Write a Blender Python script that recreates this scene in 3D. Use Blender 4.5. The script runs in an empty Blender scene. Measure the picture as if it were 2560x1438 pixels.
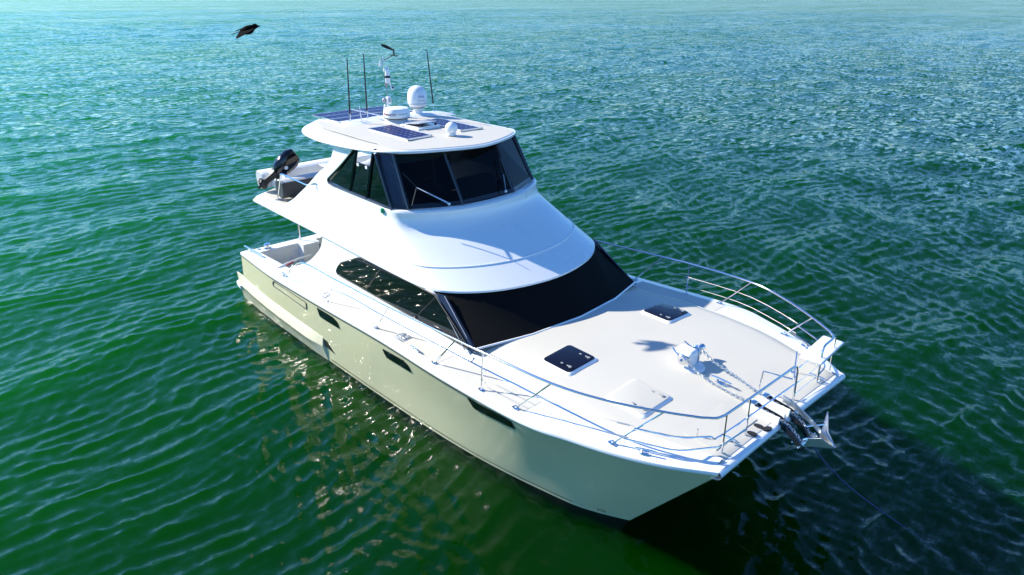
import bpy, bmesh, math, random
import numpy as np
from mathutils import Vector, Matrix
random.seed(7); np.random.seed(11)
S = bpy.context.scene
COL = S.collection
rad = math.radians

# ------------------------------------------------------------------ camera
cam_d = bpy.data.cameras.new("camera"); cam = bpy.data.objects.new("camera", cam_d); COL.objects.link(cam)
cam_d.sensor_width = 36.0; cam_d.lens = 23.599; cam_d.clip_start = 0.1; cam_d.clip_end = 12000
yaw, pitch, roll = 2.40591940, -0.417433459, 0.00276491
fwd = Vector((math.cos(yaw)*math.cos(pitch), math.sin(yaw)*math.cos(pitch), math.sin(pitch)))
rgt = fwd.cross(Vector((0, 0, 1))).normalized(); upv = rgt.cross(fwd)
r2 = rgt*math.cos(roll)+upv*math.sin(roll); u2 = upv*math.cos(roll)-rgt*math.sin(roll)
CAM = Vector((17.9723499, -8.8845993, 8.11218273))
cam.matrix_world = Matrix(((r2.x, u2.x, -fwd.x, CAM.x), (r2.y, u2.y, -fwd.y, CAM.y), (r2.z, u2.z, -fwd.z, CAM.z), (0, 0, 0, 1)))
S.camera = cam

# ------------------------------------------------------------------ sky, sun, exposure
SUN_DIR = Vector((-1.34, -0.75, 1.0)).normalized()       # towards the sun
elev = math.asin(SUN_DIR.z); azim = math.atan2(SUN_DIR.x, SUN_DIR.y)   # azimuth from +Y towards +X
W = bpy.data.worlds.new("World"); S.world = W; W.use_nodes = True
nt = W.node_tree
bg = nt.nodes["Background"]
sky = nt.nodes.new("ShaderNodeTexSky"); sky.sky_type = 'NISHITA'; sky.sun_disc = False
sky.sun_elevation = elev; sky.sun_rotation = azim; sky.altitude = 0; sky.air_density = 1.0; sky.dust_density = 0.1; sky.ozone_density = 3.0
hs = nt.nodes.new("ShaderNodeHueSaturation"); hs.inputs["Saturation"].default_value = 1.0
wb = nt.nodes.new("ShaderNodeMix"); wb.data_type = 'RGBA'; wb.blend_type = 'MULTIPLY'; wb.inputs[0].default_value = 1.0
wb.inputs[7].default_value = (0.51, 0.87, 1.31, 1)        # cool white balance of the photograph
nt.links.new(sky.outputs[0], hs.inputs["Color"]); nt.links.new(hs.outputs[0], wb.inputs[6]); nt.links.new(wb.outputs[2], bg.inputs["Color"])
bg.inputs["Strength"].default_value = 0.105
sl = bpy.data.lights.new("sun", 'SUN'); sl.energy = 5.0; sl.angle = rad(0.5); sl.color = (1.0, 0.935, 0.79)
sun = bpy.data.objects.new("sun", sl); COL.objects.link(sun)
sun.rotation_euler = SUN_DIR.to_track_quat('Z', 'Y').to_euler(); sun.location = (-20, -10, 20)
S.view_settings.view_transform = 'Standard'; S.view_settings.look = 'None'
S.view_settings.exposure = 0.85; S.view_settings.gamma = 1.0; S.view_settings.use_curve_mapping = False
S.render.engine = 'CYCLES'
cy = S.cycles
cy.use_denoising = True
try: cy.denoiser = 'OPENIMAGEDENOISE'
except Exception: pass
cy.max_bounces = 8; cy.diffuse_bounces = 3; cy.glossy_bounces = 4; cy.transmission_bounces = 4; cy.transparent_max_bounces = 12
cy.volume_bounces = 0; cy.caustics_reflective = True; cy.sample_clamp_indirect = 120.0; cy.blur_glossy = 0.05

# ------------------------------------------------------------------ materials
def nodes_of(m):
    return m.node_tree.nodes, m.node_tree.links
def mat(name, col, rough=0.4, metal=0.0, spec=0.5, coat=0.0, nscale=None, namt=0.0, bump=0.0, bscale=200.0, rvar=0.0):
    m = bpy.data.materials.new(name); m.use_nodes = True
    n, l = nodes_of(m); p = n["Principled BSDF"]
    p.inputs["Base Color"].default_value = (*col, 1); p.inputs["Roughness"].default_value = rough
    p.inputs["Metallic"].default_value = metal; p.inputs["Specular IOR Level"].default_value = spec
    p.inputs["Coat Weight"].default_value = coat; p.inputs["Coat Roughness"].default_value = 0.04
    if nscale or bump:
        tc = n.new("ShaderNodeTexCoord")
    if nscale:
        tx = n.new("ShaderNodeTexNoise"); tx.inputs["Scale"].default_value = nscale; tx.inputs["Detail"].default_value = 6
        l.new(tc.outputs["Object"], tx.inputs["Vector"])
        mx = n.new("ShaderNodeMix"); mx.data_type = 'RGBA'
        mx.inputs[6].default_value = (*[c*(1-namt) for c in col], 1); mx.inputs[7].default_value = (*[min(1, c*(1+namt)) for c in col], 1)
        l.new(tx.outputs["Fac"], mx.inputs[0]); l.new(mx.outputs[2], p.inputs["Base Color"])
        if rvar:
            mr = n.new("ShaderNodeMapRange"); mr.inputs[3].default_value = max(0.02, rough-rvar); mr.inputs[4].default_value = rough+rvar
            l.new(tx.outputs["Fac"], mr.inputs[0]); l.new(mr.outputs[0], p.inputs["Roughness"])
    if bump:
        b = n.new("ShaderNodeBump"); b.inputs["Strength"].default_value = bump; b.inputs["Distance"].default_value = 0.004
        t2 = n.new("ShaderNodeTexNoise"); t2.inputs["Scale"].default_value = bscale; t2.inputs["Detail"].default_value = 3
        l.new(tc.outputs["Object"], t2.inputs["Vector"]); l.new(t2.outputs["Fac"], b.inputs["Height"]); l.new(b.outputs[0], p.inputs["Normal"])
    return m
def glass(name, tint, rough=0.01, ior=1.45):
    m = bpy.data.materials.new(name); m.use_nodes = True
    n, l = nodes_of(m); n.remove(n["Principled BSDF"]); out = n["Material Output"]
    tr = n.new("ShaderNodeBsdfTransparent"); tr.inputs[0].default_value = (*tint, 1)
    gl = n.new("ShaderNodeBsdfGlossy"); gl.inputs["Roughness"].default_value = rough
    fr = n.new("ShaderNodeFresnel"); fr.inputs["IOR"].default_value = ior
    mx = n.new("ShaderNodeMixShader")
    l.new(fr.outputs[0], mx.inputs[0]); l.new(tr.outputs[0], mx.inputs[1]); l.new(gl.outputs[0], mx.inputs[2]); l.new(mx.outputs[0], out.inputs["Surface"])
    return m
M = {}
M['gel'] = mat("white_gelcoat", (0.80, 0.81, 0.80), 0.28, coat=0.35, nscale=0.9, namt=0.02, rvar=0.06)
M['green'] = mat("sage_hull_paint", (0.66, 0.62, 0.395), 0.22, coat=0.4, nscale=0.8, namt=0.05, rvar=0.08)
def antifoul(m, z0):
    n, l = nodes_of(m); p = n["Principled BSDF"]; lk = [k for k in l if k.to_socket == p.inputs["Base Color"]][0]; src = lk.from_socket
    g = n.new("ShaderNodeNewGeometry"); sp_ = n.new("ShaderNodeSeparateXYZ"); l.new(g.outputs["Position"], sp_.inputs[0])
    c = n.new("ShaderNodeMath"); c.operation = 'GREATER_THAN'; c.inputs[1].default_value = z0; l.new(sp_.outputs[2], c.inputs[0])
    x = n.new("ShaderNodeMix"); x.data_type = 'RGBA'; x.inputs[6].default_value = (0.008, 0.009, 0.012, 1)
    l.new(c.outputs[0], x.inputs[0]); l.new(src, x.inputs[7]); l.new(x.outputs[2], p.inputs["Base Color"])
antifoul(M['green'], 0.045)
M['cream'] = mat("hull_paint_shoulder_lit", (0.62, 0.58, 0.42), 0.3, coat=0.3, nscale=1.2, namt=0.06)  # hull paint for the chine step, light on its up-facing shoulder coloured in
antifoul(M['cream'], 0.045)
M['deck'] = mat("cream_nonskid", (0.53, 0.51, 0.45), 0.6, nscale=1.5, namt=0.035, bump=0.25, bscale=320)
M['rub'] = mat("black_rubber", (0.015, 0.015, 0.015), 0.5, nscale=30, namt=0.2)
M['black'] = mat("black_gloss", (0.006, 0.007, 0.009), 0.12, coat=0.3, nscale=5, namt=0.2)
M['pillar'] = mat("black_pillar_paint", (0.012, 0.014, 0.022), 0.22, coat=0.4, nscale=5, namt=0.2)
M['cover'] = mat("black_mesh_cover", (0.004, 0.0045, 0.005), 0.85, spec=0.12, nscale=60, namt=0.3, bump=0.15, bscale=500)
M['steel'] = mat("polished_steel", (0.72, 0.73, 0.75), 0.09, metal=1.0, nscale=20, namt=0.05)
M['galv'] = mat("galvanised_steel", (0.58, 0.60, 0.60), 0.38, metal=0.9, nscale=25, namt=0.15)
M['wire'] = mat("stainless_wire", (0.45, 0.46, 0.47), 0.55, metal=0.6, nscale=25, namt=0.1)
M['alu'] = mat("aluminium_frame", (0.70, 0.71, 0.73), 0.3, metal=1.0, nscale=20, namt=0.05)
M['cell'] = mat("solar_cell_blue", (0.016, 0.022, 0.11), 0.35, spec=0.06, coat=0.0, nscale=9, namt=0.25)
M['back'] = mat("solar_backing", (0.40, 0.42, 0.46), 0.3, nscale=20, namt=0.05)
M['plast'] = mat("white_plastic", (0.80, 0.81, 0.81), 0.35, nscale=4, namt=0.02)
M['grey'] = mat("grey_plastic", (0.30, 0.31, 0.33), 0.4, nscale=10, namt=0.1)
M['dark'] = mat("charcoal_hypalon", (0.035, 0.04, 0.05), 0.5, nscale=6, namt=0.15, bump=0.2, bscale=150)
M['lgrey'] = mat("pale_grey_hypalon", (0.50, 0.52, 0.54), 0.5, nscale=6, namt=0.08)
M['int'] = mat("dark_interior", (0.02, 0.02, 0.022), 0.7, nscale=8, namt=0.2)
M['intl'] = mat("grey_interior", (0.45, 0.45, 0.43), 0.7, nscale=8, namt=0.08)
M['blue'] = mat("blue_lettering", (0.02, 0.03, 0.35), 0.4, nscale=9, namt=0.05)
M['lett'] = mat("dark_lettering", (0.05, 0.05, 0.06), 0.4, nscale=9, namt=0.05)
M['redlett'] = mat("red_lettering", (0.30, 0.05, 0.06), 0.4, nscale=9, namt=0.05)
M['glett'] = mat("grey_lettering", (0.42, 0.44, 0.47), 0.4, nscale=9, namt=0.05)
M['navg'] = mat("green_lens", (0.01, 0.30, 0.13), 0.15, coat=0.5, nscale=9, namt=0.1)
M['feather'] = mat("black_feathers", (0.003, 0.003, 0.004), 0.9, spec=0.04, nscale=60, namt=0.4, bump=0.5, bscale=120)
M['rope'] = mat("navy_rope", (0.04, 0.06, 0.14), 0.8, nscale=80, namt=0.3)
M['redrib'] = mat("red_strap", (0.30, 0.03, 0.03), 0.7, nscale=20, namt=0.1)
M['sidewin'] = mat("black_side_glass", (0.004, 0.006, 0.008), 0.03, spec=0.22, nscale=3, namt=0.1)
M['hatchglass'] = mat("smoked_hatch_glass", (0.006, 0.006, 0.014), 0.06, spec=0.35, nscale=4, namt=0.2)
M['gfront'] = glass("tinted_windscreen_glass", (0.12, 0.14, 0.16), ior=1.28)
M['gside'] = glass("side_window_glass", (0.70, 0.74, 0.72), ior=1.32)
M['gcorner'] = glass("corner_window_glass", (0.24, 0.32, 0.45), ior=1.35)

# ------------------------------------------------------------------ mesh helpers
def cr(pts, n=6, closed=False):
    """Catmull-Rom through the points, n steps per span."""
    P = [np.array(p, float) for p in pts]; out = []
    N = len(P); rng = range(N if closed else N-1)
    for i in rng:
        if closed: a, b, c, d = P[(i-1) % N], P[i], P[(i+1) % N], P[(i+2) % N]
        else:
            b, c = P[i], P[i+1]; a = P[i-1] if i > 0 else 2*b-c; d = P[i+2] if i+2 < N else 2*c-b
        for k in range(n):
            t = k/n
            out.append(0.5*(2*b+(c-a)*t+(2*a-5*b+4*c-d)*t*t+(3*b-a-3*c+d)*t**3))
    if not closed: out.append(P[-1])
    return [tuple(p) for p in out]

class MB:
    def __init__(self): self.bm = bmesh.new(); self.mi = 0
    def face(self, vs):
        try:
            f = self.bm.faces.new(vs); f.material_index = self.mi; return f
        except ValueError: return None
    def loft(self, rows, close=False, cap=False):
        V = [[self.bm.verts.new(p) for p in r] for r in rows]
        n = len(V[0])
        for i in range(len(V)-1):
            for j in range(n if close else n-1):
                k = (j+1) % n
                self.face((V[i][j], V[i+1][j], V[i+1][k], V[i][k]))
        if cap: self.face(V[0]); self.face(list(reversed(V[-1])))
        return self
    def poly(self, pts): self.face([self.bm.verts.new(p) for p in pts]); return self
    def prism(self, pts, vec):
        v = Vector(vec); a = [self.bm.verts.new(p) for p in pts]; b = [self.bm.verts.new(Vector(p)+v) for p in pts]
        n = len(pts); self.face(list(reversed(a))); self.face(b)
        for i in range(n): self.face((a[i], a[(i+1) % n], b[(i+1) % n], b[i]))
        return self
    def box(self, c, s, rot=None, bev=0.0, seg=2):
        t = bmesh.new(); bmesh.ops.create_cube(t, size=1.0)
        for v in t.verts: v.co = Vector((v.co.x*s[0], v.co.y*s[1], v.co.z*s[2]))
        if bev > 0: bmesh.ops.bevel(t, geom=t.edges[:], offset=bev, segments=seg, affect='EDGES', profile=0.5)
        mtx = Matrix.Translation(c) @ (rot.to_4x4() if rot else Matrix.Identity(4))
        t.transform(mtx); self.merge(t); return self
    def merge(self, t):
        vm = {v: self.bm.verts.new(v.co) for v in t.verts}
        for f in t.faces:
            self.face([vm[v] for v in f.verts])
        t.free()
    def tube(self, pts, r, n=8, cap=True, r1=None):
        P = [Vector(p) for p in pts]; rows = []
        t0 = (P[1]-P[0]).normalized()
        ref = Vector((0, 0, 1)) if abs(t0.z) < 0.9 else Vector((1, 0, 0))
        nv = t0.cross(ref).normalized()
        for i, p in enumerate(P):
            t = (P[min(i+1, len(P)-1)]-P[max(i-1, 0)]).normalized()
            nv = (nv-t*nv.dot(t)).normalized(); bv = t.cross(nv)
            rr = r if r1 is None else r+(r1-r)*i/(len(P)-1)
            rows.append([p+nv*(rr*math.cos(2*math.pi*k/n))+bv*(rr*math.sin(2*math.pi*k/n)) for k in range(n)])
        self.loft(rows, close=True, cap=cap); return self
    def lathe(self, prof, c=(0, 0, 0), n=24, axis=(0, 0, 1)):
        q = Vector((0, 0, 1)).rotation_difference(Vector(axis)); c = Vector(c)
        rows = [[c+q @ Vector((r*math.cos(2*math.pi*k/n), r*math.sin(2*math.pi*k/n), z)) for k in range(n)] for r, z in prof]
        self.loft(rows, close=True, cap=True); return self
    def ball(self, c, r, sc=(1, 1, 1), n=16):
        prof = [(max(1e-4, math.sin(math.pi*i/10)*r), -math.cos(math.pi*i/10)*r) for i in range(11)]
        rows = [[(c[0]+q*math.cos(2*math.pi*k/n)*sc[0], c[1]+q*math.sin(2*math.pi*k/n)*sc[1], c[2]+z*sc[2]) for k in range(n)] for q, z in prof]
        self.loft(rows, close=True, cap=True); return self
    def mirror_y(self):
        vs = self.bm.verts[:]; fs = self.bm.faces[:]
        vm = {v: self.bm.verts.new((v.co.x, -v.co.y, v.co.z)) for v in vs}
        for f in fs:
            g = self.bm.faces.new([vm[v] for v in reversed(f.verts)]); g.material_index = f.material_index
        return self
    def solid(self, t):
        bmesh.ops.recalc_face_normals(self.bm, faces=self.bm.faces[:])
        bmesh.ops.solidify(self.bm, geom=self.bm.faces[:], thickness=t); return self
    def build_sides(self, name, mats, parent=None, angle=35):
        """port and starboard halves as two parts"""
        r = []
        for sg in (-1, 1):
            h = MB(); h.bm.free(); h.bm = self.bm.copy()
            bmesh.ops.delete(h.bm, geom=[f for f in h.bm.faces if f.calc_center_median().y*sg < 0], context='FACES')
            r.append(h.build(name, mats, parent, angle))
        self.bm.free(); return r
    def build(self, name, mats, parent=None, angle=35, label=None, recalc=True, weld=True):
        if weld: bmesh.ops.remove_doubles(self.bm, verts=self.bm.verts[:], dist=1e-5)
        if recalc: bmesh.ops.recalc_face_normals(self.bm, faces=self.bm.faces[:])
        me = bpy.data.meshes.new(name); 
        if parent:
            root = parent
            while root.parent: root = root.parent
            self.bm.transform(Matrix.Translation(-Vector(root.location)))
        self.bm.to_mesh(me); self.bm.free()
        for m in (mats if isinstance(mats, (list, tuple)) else [mats]): me.materials.append(m)
        for p in me.polygons: p.use_smooth = True
        me.set_sharp_from_angle(angle=rad(angle))
        o = bpy.data.objects.new(name, me); COL.objects.link(o)
        if parent: o.parent = parent
        if label: o['label'] = label
        return o
def thing(name, label, cat, loc=(0, 0, 0), group=None):
    o = bpy.data.objects.new(name, None); COL.objects.link(o); o.location = loc; o['label'] = label; o['category'] = cat
    o.empty_display_size = 0.3
    if group: o['group'] = group
    return o
def tag(o, label, cat, group=None):
    o['label'] = label; o['category'] = cat
    if group: o['group'] = group
    return o
def text_on(name, body, size, wrap, m, parent):
    """flat lettering laid on a surface: wrap(tx, ty, depth) -> world point"""
    cu = bpy.data.curves.new(name, 'FONT'); cu.body = body; cu.size = size; cu.extrude = 0.002; cu.resolution_u = 3
    cu.align_x = 'CENTER'; cu.align_y = 'CENTER'
    to = bpy.data.objects.new(name, cu); COL.objects.link(to)
    me = bpy.data.meshes.new_from_object(to.evaluated_get(bpy.context.evaluated_depsgraph_get()))
    bpy.data.objects.remove(to); bpy.data.curves.remove(cu)
    bm = bmesh.new(); bm.from_mesh(me); bpy.data.meshes.remove(me)
    bmesh.ops.triangulate(bm, faces=bm.faces[:])
    for v in bm.verts: v.co = Vector(wrap(v.co.x, v.co.y, v.co.z))
    b = MB(); b.bm.free(); b.bm = bm
    return b.build(name, m, parent, recalc=True, weld=False)
def lerp(a, b, t): return tuple(np.array(a, float)*(1-t)+np.array(b, float)*t)
def interp(x, xs, ys): return float(np.interp(x, xs, ys))

# ------------------------------------------------------------------ water
def build_water():
    ox, oy = 18.0, -9.0
    rr = [2.2]
    while rr[-1] < 5200:
        r = rr[-1]
        k = 0.0036 if r < 40 else 0.0042 if r < 330 else 0.009 if r < 900 else 0.02
        if r < 6: k = 0.012
        rr.append(r*(1+k))
    R = np.array(rr)
    a1 = np.linspace(rad(82), rad(196), 1000); a2 = np.linspace(rad(196), rad(442), 160)[1:-1]
    A = np.concatenate([a1, a2])
    da = np.empty_like(A); da[:len(a1)] = (a1[1]-a1[0]); da[len(a1):] = a2[1]-a2[0]
    X = ox+R[:, None]*np.cos(A)[None]; Y = oy+R[:, None]*np.sin(A)[None]
    dr = np.gradient(R)
    cell = np.maximum(dr[:, None], (R[:, None]*da[None])).astype(np.float32)
    rng = np.random.RandomState(5)
    Z = np.zeros_like(X); lost = np.zeros_like(X); DX = np.zeros_like(X); DY = np.zeros_like(X)
    # a little domain warp so the chop is not perfectly regular
    WX = X+0.35*np.sin(0.31*Y+1.3)+0.2*np.sin(0.83*Y-0.4*X+0.5)+0.6*np.sin(0.11*X+0.07*Y)
    WY = Y+0.35*np.sin(0.27*X+0.2)+0.22*np.sin(0.74*X+0.5*Y+2.1)
    nW = 128
    lam = np.exp(np.linspace(math.log(0.20), math.log(9.0), nW))*(1+0.12*rng.randn(nW))
    main = rad(WIND)
    for L in lam:
        k = 2*math.pi/L
        th = main+0.30*rng.randn() if rng.rand() < 0.74 else main+rad(72)+0.34*rng.randn()
        sl = 0.041*math.exp(-((math.log(L/0.42))/0.55)**2)+(0.006 if L < 1.3 else 0.010 if L < 4 else 0.009)
        a = sl/k
        ph = rng.rand()*6.283
        fade = np.clip((L/cell-2.2)/3.0, 0, 1)
        lost += 0.5*sl*sl*(1-fade)**2
        if fade.max() <= 0: continue
        arg = k*(math.cos(th)*WX+math.sin(th)*WY)+ph
        # slow gusty patches modulate the short waves
        # wave groups: each train swells and fades along and across its crests
        g1 = rng.rand()*6.283; g2 = rng.rand()*6.283; q1 = k*(0.10+0.08*rng.rand()); q2 = k*(0.09+0.10*rng.rand()); tw = 0.5*rng.randn()
        grp = (0.5+0.5*np.sin(q1*(math.cos(th+tw)*X+math.sin(th+tw)*Y)+g1))*(0.5+0.5*np.sin(q2*(-math.sin(th+tw)*X+math.cos(th+tw)*Y)+g2))
        fade = fade*(0.35+2.2*grp)
        s = np.sin(arg); c = np.cos(arg)
        Z += a*fade*c
        DX -= 1.0*a*fade*math.cos(th)*s; DY -= 1.0*a*fade*math.sin(th)*s
    gust = 1.0+0.22*np.sin(0.045*X+0.02*Y+1)+0.18*np.sin(0.09*Y-0.03*X)+0.12*np.sin(0.21*X+0.17*Y)
    shelter = np.ones_like(X)
    Z *= gust*shelter; X = X+DX; Y = Y+DY
    nr, na = X.shape
    co = np.stack([X, Y, Z], -1).reshape(-1, 3)
    cen = len(co)
    depth = -30.0
    rim = np.stack([X[-1], Y[-1], np.full(na, depth)], -1)
    co = np.vstack([co, [[ox, oy, 0.0]], rim, [[ox, oy, depth]]])
    i = np.arange(nr-1)[:, None]*na; j = np.arange(na)[None]; j2 = (j+1) % na
    quads = np.stack([i+j, i+na+j, i+na+j2, i+j2], -1).reshape(-1, 4)
    jj = np.arange(na); jn = (jj+1) % na
    side = np.stack([(nr-1)*na+jj, cen+1+jj, cen+1+jn, (nr-1)*na+jn], -1)
    tri1 = np.stack([np.full(na, cen), jj, jn], -1); tri2 = np.stack([np.full(na, cen+1+na), cen+1+jn, cen+1+jj], -1)
    me = bpy.data.meshes.new("sea_water")
    q = np.vstack([quads, side]); nl = q.size+tri1.size+tri2.size; npoly = len(q)+2*na
    me.vertices.add(len(co)); me.vertices.foreach_set("co", co.astype(np.float32).ravel())
    me.loops.add(nl); me.loops.foreach_set("vertex_index", np.concatenate([q.ravel(), tri1.ravel(), tri2.ravel()]).astype(np.int32))
    st = np.concatenate([np.arange(len(q))*4, q.size+np.arange(2*na)*3]).astype(np.int32)
    me.polygons.add(npoly); me.polygons.foreach_set("loop_start", st)
    sm = np.ones(npoly, bool); sm[len(quads):len(q)] = False; sm[len(q)+na:] = False
    me.polygons.foreach_set("use_smooth", sm)
    me.update(calc_edges=True); me.validate()
    at = me.attributes.new("ripple", 'FLOAT', 'POINT')      # slope of the waves too short for the mesh
    lv = np.zeros(len(co), np.float32); lv[:nr*na] = np.sqrt(lost).ravel(); at.data.foreach_set("value", lv)
    m = bpy.data.materials.new("sea_water"); m.use_nodes = True
    n, l = nodes_of(m); n.remove(n["Principled BSDF"]); out = n["Material Output"]
    tc = n.new("ShaderNodeTexCoord")
    def noise(sx, sy, scale, detail, dist=0.6):
        mp = n.new("ShaderNodeMapping"); mp.inputs["Rotation"].default_value = (0, 0, -rad(WIND)); mp.inputs["Scale"].default_value = (sx, sy, 1)
        l.new(tc.outputs["Object"], mp.inputs["Vector"])
        t = n.new("ShaderNodeTexNoise"); t.inputs["Scale"].default_value = scale; t.inputs["Detail"].default_value = detail
        t.inputs["Distortion"].default_value = dist
        l.new(mp.outputs[0], t.inputs["Vector"]); return t
    # ripples: a slope field from noise added to the mesh normal
    geo = n.new("ShaderNodeNewGeometry")
    def vmath(op, a_, b_=None, sc=None):
        v = n.new("ShaderNodeVectorMath"); v.operation = op
        l.new(a_, v.inputs[0])
        if b_ is not None:
            if isinstance(b_, tuple): v.inputs[1].default_value = b_
            else: l.new(b_, v.inputs[1])
        if sc is not None:
            if isinstance(sc, float): v.inputs["Scale"].default_value = sc
            else: l.new(sc, v.inputs["Scale"])
        return v.outputs[0]
    def fmath(op, a_, b_):
        v = n.new("ShaderNodeMath"); v.operation = op
        for i_, q_ in enumerate((a_, b_)):
            if isinstance(q_, float): v.inputs[i_].default_value = q_
            else: l.new(q_, v.inputs[i_])
        return v.outputs[0]
    def slope(t): return vmath('MULTIPLY', vmath('SUBTRACT', t.outputs["Color"], (0.5, 0.5, 0.5)), (1, 1, 0))
    t1 = noise(1.0, 0.55, 3.2, 2.0, 0.4); t2 = noise(1.0, 0.7, 11.0, 2.0, 0.2); t3 = noise(1.0, 0.5, 3.4, 3.0, 0.5); t4 = noise(1.0, 0.6, 24.0, 2.0, 0.2)
    gustn = noise(1.0, 0.3, 0.035, 4.0, 0.8)
    gm = n.new("ShaderNodeMapRange"); gm.inputs[1].default_value = 0.3; gm.inputs[2].default_value = 0.7; gm.inputs[3].default_value = 0.6; gm.inputs[4].default_value = 1.35
    l.new(gustn.outputs["Fac"], gm.inputs[0])
    cats = noise(1.0, 0.45, 0.16, 5.0, 1.0)
    gm2 = n.new("ShaderNodeMapRange"); gm2.inputs[1].default_value = 0.36; gm2.inputs[2].default_value = 0.64; gm2.inputs[3].default_value = 0.35; gm2.inputs[4].default_value = 1.6
    strk = noise(0.05, 1.0, 0.42, 4.0, 0.3); strk.inputs["Detail"].default_value = 4.0
    mixs = fmath('ADD', fmath('MULTIPLY', cats.outputs["Fac"], 0.5), fmath('MULTIPLY', strk.outputs["Fac"], 0.5))
    l.new(mixs, gm2.inputs[0])
    atn = n.new("ShaderNodeAttribute"); atn.attribute_name = "ripple"
    far = fmath('MULTIPLY', atn.outputs["Fac"], 8.0)
    tot = vmath('ADD', vmath('SCALE', slope(t1), sc=fmath('MULTIPLY', gm.outputs[0], RIP1)), vmath('SCALE', slope(t2), sc=fmath('MULTIPLY', gm.outputs[0], RIP2)))
    tot = vmath('ADD', tot, vmath('SCALE', slope(t4), sc=fmath('MULTIPLY', gm.outputs[0], RIP3)))
    tot = vmath('ADD', tot, vmath('SCALE', slope(t3), sc=fmath('MULTIPLY', fmath('MULTIPLY', far, gm2.outputs[0]), gm.outputs[0])))
    nrm = vmath('NORMALIZE', vmath('SUBTRACT', geo.outputs["Normal"], tot))
    gl = n.new("ShaderNodeBsdfGlossy"); gl.inputs["Roughness"].default_value = 0.03
    tr = n.new("ShaderNodeBsdfTransparent")
    fr = n.new("ShaderNodeFresnel"); fr.inputs["IOR"].default_value = 1.33
    mx = n.new("ShaderNodeMixShader")
    l.new(nrm, gl.inputs["Normal"]); l.new(nrm, fr.inputs["Normal"])
    # seen from below the interface is clear, so sunlight enters the water body
    up = fmath('SUBTRACT', 1.0, geo.outputs["Backfacing"])
    l.new(fmath('MULTIPLY', fr.outputs[0], up), mx.inputs[0]); l.new(tr.outputs[0], mx.inputs[1]); l.new(gl.outputs[0], mx.inputs[2]); l.new(mx.outputs[0], out.inputs["Surface"])
    vs = n.new("ShaderNodeVolumeScatter"); va = n.new("ShaderNodeVolumeAbsorption"); ad = n.new("ShaderNodeAddShader")
    vs.inputs["Color"].default_value = (*WATER_SCATTER, 1); vs.inputs["Density"].default_value = 0.8; vs.inputs["Anisotropy"].default_value = 0.62
    va.inputs["Color"].default_value = (*WATER_ABSORB, 1); va.inputs["Density"].default_value = 0.8
    l.new(vs.outputs[0], ad.inputs[0]); l.new(va.outputs[0], ad.inputs[1]); l.new(ad.outputs[0], out.inputs["Volume"])
    me.materials.append(m)
    o = bpy.data.objects.new("sea_water", me); COL.objects.link(o); o['kind'] = 'structure'
WIND = 180
RIP1, RIP2, RIP3 = 0.30, 0.34, 0.30
WATER_SCATTER = (0.008, 0.34, 0.005)
WATER_ABSORB = (0.05, 0.36, 0.28)
build_water()

# ------------------------------------------------------------------ the yacht
yacht = thing("motor_yacht", "white and sage green power catamaran with flybridge, anchored on the green water", "yacht", (7.2, 0, 0))
XS = [-0.02, 1.5, 2.6, 4.9, 7.6, 9.7, 11.7, 12.6, 13.26, 13.87, 14.45]
YS = [2.77, 2.88, 2.93, 2.96, 2.99, 3.06, 3.05, 2.83, 2.60, 2.29, 1.90]
ZS = [1.43, 1.50, 1.55, 1.68, 1.86, 1.98, 2.11, 2.14, 2.14, 2.14, 2.15]
sheer = cr(list(zip(XS, YS, ZS)), 5)
SX = [p[0] for p in sheer]; SYv = [p[1] for p in sheer]; SZv = [p[2] for p in sheer]
def sy(x): return interp(x, SX, SYv)
def sz(x): return interp(x, SX, SZv)
def gd(x): return interp(x, [9, 14.4], [0.085, 0.07])      # depth of the white gunwale face
WX = [-0.02, 1.5, 4.2, 8.0, 10.0, 11.73, 12.32, 12.85]; WY = [2.84, 2.86, 2.80, 2.63, 2.44, 2.10, 1.90, 1.62]
wl = cr([(x, y, 0) for x, y in zip(WX, WY)], 8)
# hull: lofted from stern to stem, one half, then mirrored
FLARE = 0.06
def hull_half(b):
    nu = 90; rows = []
    us = np.linspace(0, 1, nu)
    ws = [p[0] for p in wl]; wy = [p[1] for p in wl]
    for u in us:
        xs = -0.02+(14.45+0.02)*u; xw = -0.02+(12.85+0.02)*u
        s = np.array((xs, sy(xs), sz(xs)-gd(xs)+0.01)); w = np.array((xw, interp(xw, ws, wy), 0.0))
        row = []
        fl = max(0.0, (u-0.5)/0.5)
        for v in np.linspace(0, 1, 13):
            p = s*(1-v)+w*v
            p[1] -= FLARE*math.sin(math.pi*v)*math.sin(math.pi*min(1, fl*1.02))**0.8 if fl > 0 else 0
            row.append(tuple(p))
        keel = (xw-0.35*u, max(1.45, w[1]-0.35) if u < 1 else 1.62-0.02, -0.75)
        row.append((xw-0.12*u, w[1]-0.05*(1-u), -0.3)); row.append(keel)
        inn = 1.15+0.60*u**3
        vt = 0.62+0.36*u**4
        q = w+(s-w)*vt; q2 = w+(s-w)*vt*0.5
        row.append((xw-0.12*u, min(inn, w[1]-0.01), -0.3)); row.append((xw-0.01, min(inn-0.02, w[1]-0.01), 0.0))
        row.append((q2[0]-0.01, min(inn-0.06, q2[1]-0.02), q2[2])); row.append((q[0]-0.02, min(inn-0.10, q[1]-0.03), q[2]))
        row.append((q[0]-0.02, 0.0, q[2]+0.04))
        rows.append(row)
    b.loft(rows)
    b.poly(rows[0])
b = MB(); hull_half(b); b.mirror_y()
hull = b.build("hull", M['green'], yacht, 40)
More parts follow.
